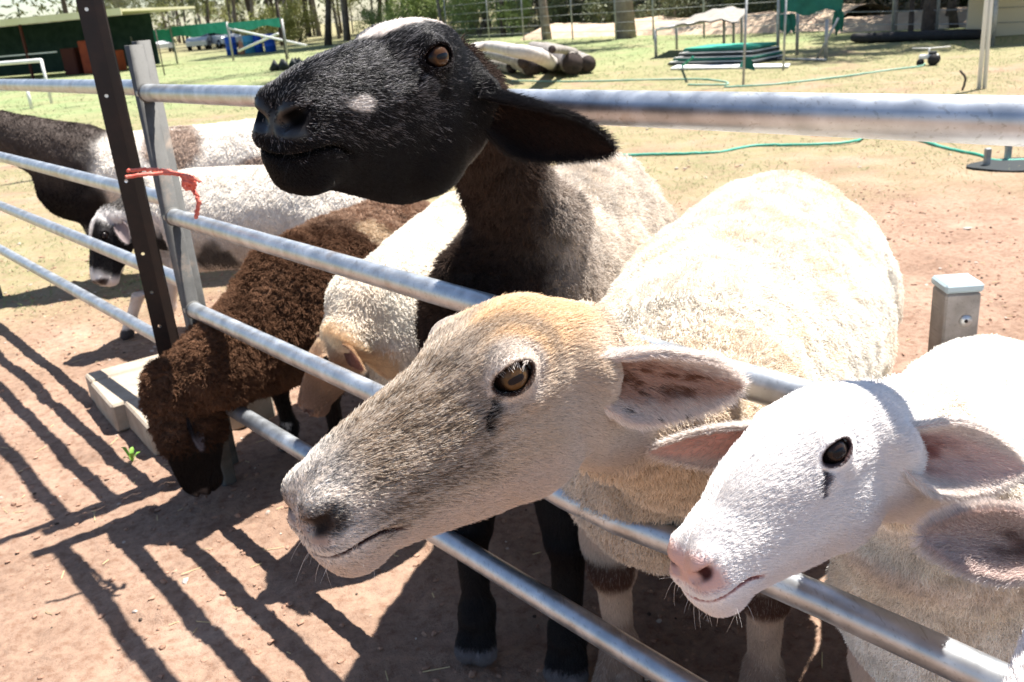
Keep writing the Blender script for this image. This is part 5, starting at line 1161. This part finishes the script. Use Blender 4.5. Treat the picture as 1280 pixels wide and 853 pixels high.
def a2_face(q, P, N):
    C = a2_base(q); l, t = lids(q, .75); C = mix(C, (.035, .016, .010), l); C = mix(C, (.02, .014, .012), t)
    nos, no, mo = nose_mouth(q, .05); C = mix(C, (.30, .22, .19), nos); C = mix(C, (.006, .004, .004), np.maximum(no, nostril(q))); C = mix(C, (.022, .014, .012), sstep(.085, .04, np.linalg.norm((np.stack([q[:, 0], np.abs(q[:, 1]), q[:, 2]], 1) - np.array([.955, .085, .015])) * np.array([1, .8, 1.3]), axis=1)) * .8); C = mix(C, (.08, .035, .03), mo)
    low = far_of(q) & (P[:, 2] < .5)
    if low.any():
        Pl = P[low]; c = np.tile(np.array([.60, .50, .42]), (len(Pl), 1))
        kn = sstep(.045, .02, np.abs(Pl[:, 2] - .275)) ; c = mix(c, (.10, .055, .04), kn * sstep(-.2, .4, N[low] @ np.array([-.46, -.89, 0]))); c = mix(c, (.30, .22, .18), sstep(.22, .1, Pl[:, 2] + .05 * fbm(Pl, 20, 2, 3)))
        c[Pl[:, 2] < .03] = (.08, .07, .06); C[low] = c
    return C
def a2_hair(q, P, N, rg):
    C = a2_face(q, P, N); n = len(P); r = rg.random(n); n2 = fbm(q * np.array([16, 62, 62]), 1.0, 2, 9)
    k = sstep(.30, .5, q[:, 0]) * sstep(-.2, -.05, q[:, 2]) * (1 - nostril(q))
    dk = (r < (.24 + .5 * n2) * k + .03) ; C[dk] *= .32
    wh = ~dk & (r > 1 - (.26 - .5 * n2) * k - .06); C[wh] = C[wh] * .35 + np.array([.80, .71, .60]) * .65
    C = mix(C, (.03, .02, .018), nostril(q) * .9)
    return C * (.85 + .3 * rg.random(n))[:, None]
def a2_wool(P, q):
    n = fbm(P, 14, 3, 5); C = np.tile(np.array([.80, .75, .67]), (len(P), 1))
    C = mix(C, (.74, .64, .50), sstep(-.1, .5, n) * .7)
    nk = sstep(1.30, 1.05, P[:, 1]); C = mix(C, (.62, .50, .37), nk * .8)
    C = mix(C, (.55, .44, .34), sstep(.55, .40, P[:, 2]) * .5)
    return C
def a2_wm(P, q): return (1 - facemask(q, -.06, -.20, .16 * sstep(-.05, -.2, q[:, 2]))) * sstep(.36, .44, P[:, 2])
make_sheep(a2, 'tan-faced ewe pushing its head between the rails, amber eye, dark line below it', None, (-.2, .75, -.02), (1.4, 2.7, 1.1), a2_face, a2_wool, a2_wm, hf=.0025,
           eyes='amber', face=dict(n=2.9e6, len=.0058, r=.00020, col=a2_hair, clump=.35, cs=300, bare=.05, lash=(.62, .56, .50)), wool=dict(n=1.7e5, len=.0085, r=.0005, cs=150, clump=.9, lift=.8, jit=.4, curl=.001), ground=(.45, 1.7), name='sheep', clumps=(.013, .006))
root2 = bpy.data.objects['sheep.001']
def ear_tan(U, V, inner, P):
    out = np.tile(np.array([.80, .73, .67]), (len(U), 1))
    inn = np.tile(np.array([.50, .33, .26]), (len(U), 1)); n = fbm(np.stack([U * 6, V * 3, U * 0], 1), 2.2, 3, 4)
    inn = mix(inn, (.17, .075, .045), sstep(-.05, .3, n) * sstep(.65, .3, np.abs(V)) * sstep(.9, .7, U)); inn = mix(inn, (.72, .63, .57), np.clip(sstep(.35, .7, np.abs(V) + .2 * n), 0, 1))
    d = vnoise(np.stack([U * 26, V * 9, U * 0], 1), 1.0, 3); inn = mix(inn, (.03, .02, .02), (d > .72) * (V < .2) * .8)
    return mix(out, inn, inner) if False else out * (1 - inner[:, None]) + inn * inner[:, None]
_b = a2.w((.07, .10, .04))
make_ear(root2, _b, atd(926, 500, .80), -_fw * .75 + np.array([0, 0, -.35]), .035, .95, ear_tan, 'pale ear with dark spots inside', 30000, M_HAIR, sag=(0, 0, .012), seed=6, hl=.008)
_b = a2.w((.055, -.165, .03))
make_ear(root2, _b, _b + a2.A[1] * -.085 + np.array([.03, .07, -.035]), np.array([-.3, -.8, -.2]), .026, 1.2, ear_tan, None, 8000, M_HAIR, seed=7)
print('near sheep', round(time.time() - T0, 1))

# ---------------- 3: white lamb
ax3 = orth((-.829, -.519, -.21), (.515, -.854, .075), None)
a3 = Animal((.323, .759, .821), ax3, .24, [], [])
a3.eye = 1.0; a3.dome = 1.0
pr, PB, _ax = quad_prims((.60, 1.08), (-.52, -.85), .80, sw=1.1, fat=1.0)
a3.prims = pr
a3.neck = [(a3.w((.12, 0, -.06)), (.40, .83, .755), .058, .066), ((.40, .83, .755), (.48, .95, .665), .068, .088), ((.48, .95, .665), PB(.36, 0, .52), .09, .15)]
def a3_face(q, P, N):
    C = np.tile(np.array([.86, .83, .81]), (len(q), 1)); x, y, z = q[:, 0], np.abs(q[:, 1]), q[:, 2]
    n = fbm(q, 10, 2, 4); C = mix(C, (.78, .70, .65), sstep(-.12, -.2, z + .04 * n) * .6)
    l, t = lids(q, .12); C = mix(C, (.06, .035, .035), l); C = mix(C, (.10, .09, .11), t)
    nos, no, mo = nose_mouth(q, .014); C = mix(C, (.58, .37, .33), nos); C = mix(C, (.05, .015, .015), no); C = mix(C, (.40, .17, .15), mo)
    low = far_of(q) & (P[:, 2] < .35); C[low] = np.array([.68, .60, .54]); C[low & (P[:, 2] < .03)] = (.1, .08, .07)
    return C
def a3_hair(q, P, N, rg): return a3_face(q, P, N) * (.9 + .2 * rg.random(len(P)))[:, None]
def a3_wool(P, q):
    n = fbm(P, 16, 3, 5); C = np.tile(np.array([.88, .85, .80]), (len(P), 1)); C = mix(C, (.76, .66, .53), sstep(-.2, .5, n) * .55 * sstep(1.3, 1.05, P[:, 1])); return C
def a3_wm(P, q): return (1 - facemask(q, -.08, -.20, .16 * sstep(-.05, -.25, q[:, 2]))) * sstep(.26, .32, P[:, 2])
make_sheep(a3, 'white lamb with pink nose and dark eye leaning out over the third rail', None, (.1, .7, -.02), (1.4, 2.1, .95), a3_face, a3_wool, a3_wm, hf=.0024, hb=.006,
           eyes='dark', face=dict(n=1.9e6, len=.006, r=.00022, col=a3_hair, clump=.2, bare=.014), wool=dict(n=2.0e5, len=.0075, r=.0005, cs=170, clump=.95, lift=.8, jit=.4, curl=.001), ground=(.8, 1.4), clumps=(.006, .005), wscale=(14, 60))
root3 = bpy.data.objects['sheep.002']
def ear_pink(U, V, inner, P):
    out = np.tile(np.array([.78, .72, .67]), (len(U), 1)); inn = np.tile(np.array([.76, .58, .52]), (len(U), 1)); n = fbm(np.stack([U * 4, V * 2, U * 0], 1), 2.0, 3, 4)
    inn = mix(inn, (.26, .065, .05), sstep(.60, .25, U + .25 * n) * sstep(.6, .2, np.abs(V)) * .9); inn = mix(inn, (.76, .68, .62), sstep(.40, .75, np.abs(V)))  # red skin near the root, darkened to paint the hollow's shadow; paler edges
    return out * (1 - inner[:, None]) + inn * inner[:, None]
_b = a3.w((.07, .10, .035))
make_ear(root3, _b, atd(1277, 603, .83), -_fw * .9 + np.array([0, 0, -.02]), .033, 1.0, ear_pink, 'pink ear open to the front', 30000, M_HAIR, sag=(0, 0, .014), wbase=.34, seed=8, hl=.007)
_b = a3.w((.05, -.15, -.02))
make_ear(root3, _b, atd(810, 556, .90), -_fw * .8 + np.array([0, 0, -.5]), .030, 1.0, ear_pink, None, 14000, M_HAIR, seed=9, sag=(0, 0, -.008), wbase=.6)

# ---------------- 4: its neighbour at the picture's edge: a far ear and the muzzle show
ax4 = orth((-.80, -.56, -.22), (.56, -.82, .06), None)
a4 = Animal((.52, .63, .70), ax4, .25, [], [])
pr, PB, _ax = quad_prims((.93, .93), (-.52, -.85), .92)
a4.dome = 1.0; a4.prims = pr; a4.neck = [(a4.w((.12, 0, -.06)), (.66, .76, .70), .062, .072), ((.66, .76, .70), PB(.40, 0, .54), .08, .14)]
make_sheep(a4, 'white sheep mostly outside the picture, its ear under the lamb\'s ear', None, (.4, .5, -.02), (1.8, 1.9, .95), a3_face, a3_wool, a3_wm, hf=.004, hb=.009,
           eyes='dark', face=dict(n=5e5, len=.008, r=.0003, col=a3_hair), wool=dict(n=4e4, len=.012, r=.0008), ground=(1.1, 1.2))
root4 = bpy.data.objects['sheep.003']
def ear_dim(U, V, inner, P):
    out = np.tile(np.array([.76, .68, .63]), (len(U), 1)); inn = np.tile(np.array([.66, .53, .48]), (len(U), 1)); n = fbm(np.stack([U * 4, V * 2, U * 0], 1), 2.0, 3, 7)
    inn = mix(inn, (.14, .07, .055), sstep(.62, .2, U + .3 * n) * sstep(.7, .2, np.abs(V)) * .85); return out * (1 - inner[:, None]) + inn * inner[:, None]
make_ear(root4, atd(1325, 690, .80), atd(1156, 655, .78), -_fw * .9 + np.array([0, 0, .05]), .029, .8, ear_dim, 'grey-pink ear with a dark hollow', 26000, M_HAIR, seed=10, hl=.010, sag=(0, 0, -.012))
print('sheep 4', round(time.time() - T0, 1))

# ---------------- 5: dark brown woolly sheep, head down past the posts
ax5 = orth((.02, -.16, -.98), (.62, -.78, 0), None)
a5 = Animal((-.875, 2.19, .335), ax5, .27, [], [])
pr, PB, _ax = quad_prims((-.62, 2.48), (-.42, -.76), .92, sl=.92, fat=1.15, cb=.05)
a5.prims = pr
a5.neck = [(a5.w((.25, 0, 0)), (-.87, 2.22, .34), .072, .095), ((-.87, 2.22, .34), (-.78, 2.25, .385), .095, .105), ((-.78, 2.25, .385), PB(.36, 0, .46), .11, .165)]
def a5_face(q, P, N):
    C = np.tile(np.array([.007, .005, .005]), (len(q), 1)); C[P[:, 2] < .025] = (.05, .04, .04)
    nos, no, mo = nose_mouth(q); C = mix(C, (.03, .025, .025), nos); k = far_of(q) & (P[:, 2] < .10); C[k] = mix(C[k], (.5, .48, .47), sstep(.1, .35, fbm(P[k], 30, 2, 3)))
    return C
def a5_wool(P, q):
    n = fbm(P, 10, 3, 5); C = np.tile(np.array([.10, .050, .028]), (len(P), 1)); C = mix(C, (.19, .10, .058), sstep(-.2, .5, n) * .7)
    bk = sstep(2.55, 2.75, P[:, 1]) * sstep(.42, .52, P[:, 2]); C = mix(C, (.36, .235, .16), bk * .9)
    C = mix(C, (.62, .50, .36), spots(P, [((-.38, 2.66, .60), (.075, .06, .09))]) * .85)
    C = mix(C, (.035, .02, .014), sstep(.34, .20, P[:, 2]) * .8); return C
def a5_wm(P, q): return (1 - facemask(q, .56, .40)) * sstep(.20, .26, P[:, 2] + .3 * (~far_of(q)))
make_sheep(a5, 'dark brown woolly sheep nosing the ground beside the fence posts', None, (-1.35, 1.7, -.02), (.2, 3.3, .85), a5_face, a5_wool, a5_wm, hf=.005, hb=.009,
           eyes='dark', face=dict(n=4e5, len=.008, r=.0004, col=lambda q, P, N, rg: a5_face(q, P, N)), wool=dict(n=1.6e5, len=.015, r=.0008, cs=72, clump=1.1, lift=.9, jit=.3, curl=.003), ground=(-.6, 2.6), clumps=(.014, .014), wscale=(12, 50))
root5 = bpy.data.objects['sheep.004']
def ear_grey(U, V, inner, P):
    out = np.tile(np.array([.02, .016, .016]), (len(U), 1)); inn = np.tile(np.array([.03, .027, .03]), (len(U), 1)); out = mix(out, (.22, .20, .22), sstep(.5, .8, U)); inn = mix(inn, (.22, .20, .22), sstep(.55, .9, U)); return out * (1 - inner[:, None]) + inn * inner[:, None]
_b = a5.w((.10, -.13, .03)); make_ear(root5, _b, _b + np.array([-.045, -.02, -.12]), np.array([-.8, -.3, .2]), .022, .9, ear_grey, None, 4000, M_HAIR, seed=11, hi=False)
_b = a5.w((.08, .15, .03)); make_ear(root5, _b, _b + np.array([.03, -.02, -.11]), np.array([.8, -.3, .2]), .020, .9, ear_grey, None, 3000, M_HAIR, seed=12, hi=False)

# ---------------- 6: cream lamb with a tan head
ax6 = orth((-.55, -.35, -.75), (.52, -.84, 0), None)
a6 = Animal((-.375, 1.93, .55), ax6, .19, [], [])
pr, PB, _ax = quad_prims((-.25, 2.12), (-.25, -.95), 1.0, sl=.85, sw=.78)
a6.prims = pr; a6.neck = [(a6.w((.08, 0, -.04)), (-.33, 2.02, .60), .060, .072), ((-.33, 2.02, .60), PB(.36, 0, .54), .09, .14)]
def a6_face(q, P, N):
    C = np.tile(np.array([.46, .29, .18]), (len(q), 1)); n = fbm(q, 8, 2, 3)
    C = mix(C, (.72, .56, .38), sstep(.30, .1, q[:, 0] + .1 * n)); C = mix(C, (.22, .14, .10), sstep(.5, .85, q[:, 0] + .1 * n) * .9)
    l, t = lids(q); C = mix(C, (.03, .02, .02), l); nos, no, mo = nose_mouth(q); C = mix(C, (.05, .03, .03), nos)
    C[far_of(q)] = (.72, .64, .54); C[P[:, 2] < .03] = (.06, .05, .05); return C
def a6_wool(P, q): return mix(np.tile(np.array([.80, .74, .64]), (len(P), 1)), (.70, .56, .42), sstep(0, .6, fbm(P, 12, 2, 5)) * .4)
def a6_wm(P, q): return (1 - facemask(q, .0, -.15)) * sstep(.24, .3, P[:, 2])
make_sheep(a6, 'cream lamb with a tan head hanging behind the lower rails', None, (-.8, 1.6, -.02), (.4, 3.1, .85), a6_face, a6_wool, a6_wm, hf=.0045, hb=.009,
           eyes='dark', face=dict(n=4e5, len=.008, r=.0004, col=lambda q, P, N, rg: a6_face(q, P, N) * (.8 + .4 * rg.random(len(P)))[:, None]), wool=dict(n=9e4, len=.0065, r=.0007, cs=160, lift=.6, clump=.4), ground=(-.15, 2.5), clumps=(.006, .004))
root6 = bpy.data.objects['sheep.005']
def ear_t(U, V, inner, P):
    out = np.tile(np.array([.50, .33, .20]), (len(U), 1)); inn = np.tile(np.array([.30, .15, .11]), (len(U), 1)); return out * (1 - inner[:, None]) + inn * inner[:, None]
for sg in (1, -1):
    _b = a6.w((.04, .16 * sg, .03)); make_ear(root6, _b, _b + a6.A[1] * .085 * sg + np.array([0, -.02, -.03]), np.array([-.4, -.7, -.2]), .026, .9, ear_t, None, 3000, M_HAIR, seed=13 + sg, hi=False)

# ---------------- 7: grey-cream sheep with a black and white face, beyond the left panel
ax7 = orth((-.22, -.50, -.84), (.80, -.60, .05), None)
a7 = Animal((-1.58, 3.70, .55), ax7, .29, [], [])
pr, PB, _ax = quad_prims((-1.40, 3.79), (-.965, .26), .98, sl=1.12, fat=1.05, cb=.06, foot_dx=(.20, .14, 0, 0))
a7.prims = pr; a7.neck = [(a7.w((.10, 0, -.04)), (-1.42, 3.80, .57), .07, .09), ((-1.42, 3.80, .57), PB(.36, 0, .52), .10, .14)]
def a7_face(q, P, N):
    n = fbm(q, 6, 2, 3); C = np.tile(np.array([.72, .68, .65]), (len(q), 1))
    blk = sstep(.018, .04, np.abs(q[:, 1]) + .02 * n) * sstep(.92, .80, q[:, 0] + .05 * n) * sstep(.10, .22, q[:, 0] + .05 * n); blk = np.maximum(blk, sstep(.42, .52, q[:, 0] + .06 * n) * sstep(.86, .78, q[:, 0] + .05 * n) * .98)
    C = mix(C, (.014, .012, .013), blk); nos, no, mo = nose_mouth(q); C = mix(C, (.04, .03, .03), np.maximum(nos, no))
    k = far_of(q); C[k] = (.70, .62, .56); C[P[:, 2] < .05] = (.08, .07, .07); return C
def a7_wool(P, q):
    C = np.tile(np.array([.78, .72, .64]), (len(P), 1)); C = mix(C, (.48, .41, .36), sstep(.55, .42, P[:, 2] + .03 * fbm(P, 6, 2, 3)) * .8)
    C = mix(C, (.03, .025, .025), spots(P, [((-1.55, 3.75, .55), (.14, .3, .2)), ((-1.15, 3.6, .36), (.10, .2, .10))]) * .9); return C
def a7_wm(P, q): return (1 - facemask(q, .05, -.1)) * sstep(.28, .36, P[:, 2])
make_sheep(a7, 'grey-cream sheep with a black and white face, head low beyond the left rails', None, (-2.4, 3.3, -.02), (.1, 4.5, .95), a7_face, a7_wool, a7_wm, hf=.006, hb=.012,
           eyes='dark', face=dict(n=1.2e5, len=.009, r=.0008, col=lambda q, P, N, rg: a7_face(q, P, N)), wool=dict(n=5e4, len=.007, r=.0010, cs=140, clump=.3, lift=.45), ground=(-1.2, 3.8))
root7 = bpy.data.objects['sheep.006']
def ear_l(U, V, inner, P):
    out = np.tile(np.array([.30, .27, .27]), (len(U), 1)); inn = np.tile(np.array([.42, .34, .33]), (len(U), 1)); return out * (1 - inner[:, None]) + inn * inner[:, None]
for sg in (1, -1):
    _b = a7.w((.06, .16 * sg, .02)); make_ear(root7, _b, _b + a7.A[1] * .05 * sg + np.array([0, -.03, -.10]), np.array([.2 * sg, -.9, .1]), .026, .9, ear_l, None, 2000, M_HAIR, seed=15 + sg, hi=False)

# ---------------- 8: piebald sheep with a black neck, further off
ax8 = orth((-.93, -.15, .25), (.15, -.98, 0), None)
a8 = Animal((-2.72, 4.72, .93), ax8, .28, [], [])
pr, PB, _ax = quad_prims((-2.10, 4.80), (-.99, -.05), 1.08, sl=1.22, fat=1.05)
a8.prims = pr; a8.neck = [(a8.w((.10, 0, -.04)), (-2.50, 4.74, .84), .07, .09), ((-2.50, 4.74, .84), PB(.36, 0, .60), .10, .19)]
def a8_face(q, P, N):
    C = np.tile(np.array([.015, .012, .012]), (len(q), 1)); C[P[:, 2] < .4] = (.6, .52, .46); return C
def a8_wool(P, q):
    n = fbm(P, 5, 2, 3); C = np.tile(np.array([.86, .80, .72]), (len(P), 1))
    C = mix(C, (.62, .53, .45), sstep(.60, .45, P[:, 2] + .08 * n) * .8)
    C = mix(C, (.27, .18, .13), spots(P, [((-1.62, 4.62, .70), (.15, .3, .13)), ((-1.2, 4.6, .55), (.12, .2, .08))]) * .9)
    nk = sstep(-2.0, -2.09, P[:, 0] + .10 * n); C = mix(C, (.045, .028, .022), nk * .95); C = mix(C, (.012, .009, .009), nk * sstep(.70, .5, P[:, 2] + .1 * n) * .9); return C
def a8_wm(P, q): return (1 - facemask(q, .05, -.1)) * sstep(.28, .36, P[:, 2])
make_sheep(a8, 'piebald sheep with a black neck and brown patch on its white back', None, (-3.2, 4.2, -.02), (-.9, 5.2, 1.15), a8_face, a8_wool, a8_wm, hf=.008, hb=.014,
           eyes='dark', face=None, wool=dict(n=4e4, len=.009, r=.0012, cs=120, clump=.3, lift=.45), ground=(-1.8, 4.8))
print('sheep', round(time.time() - T0, 1))
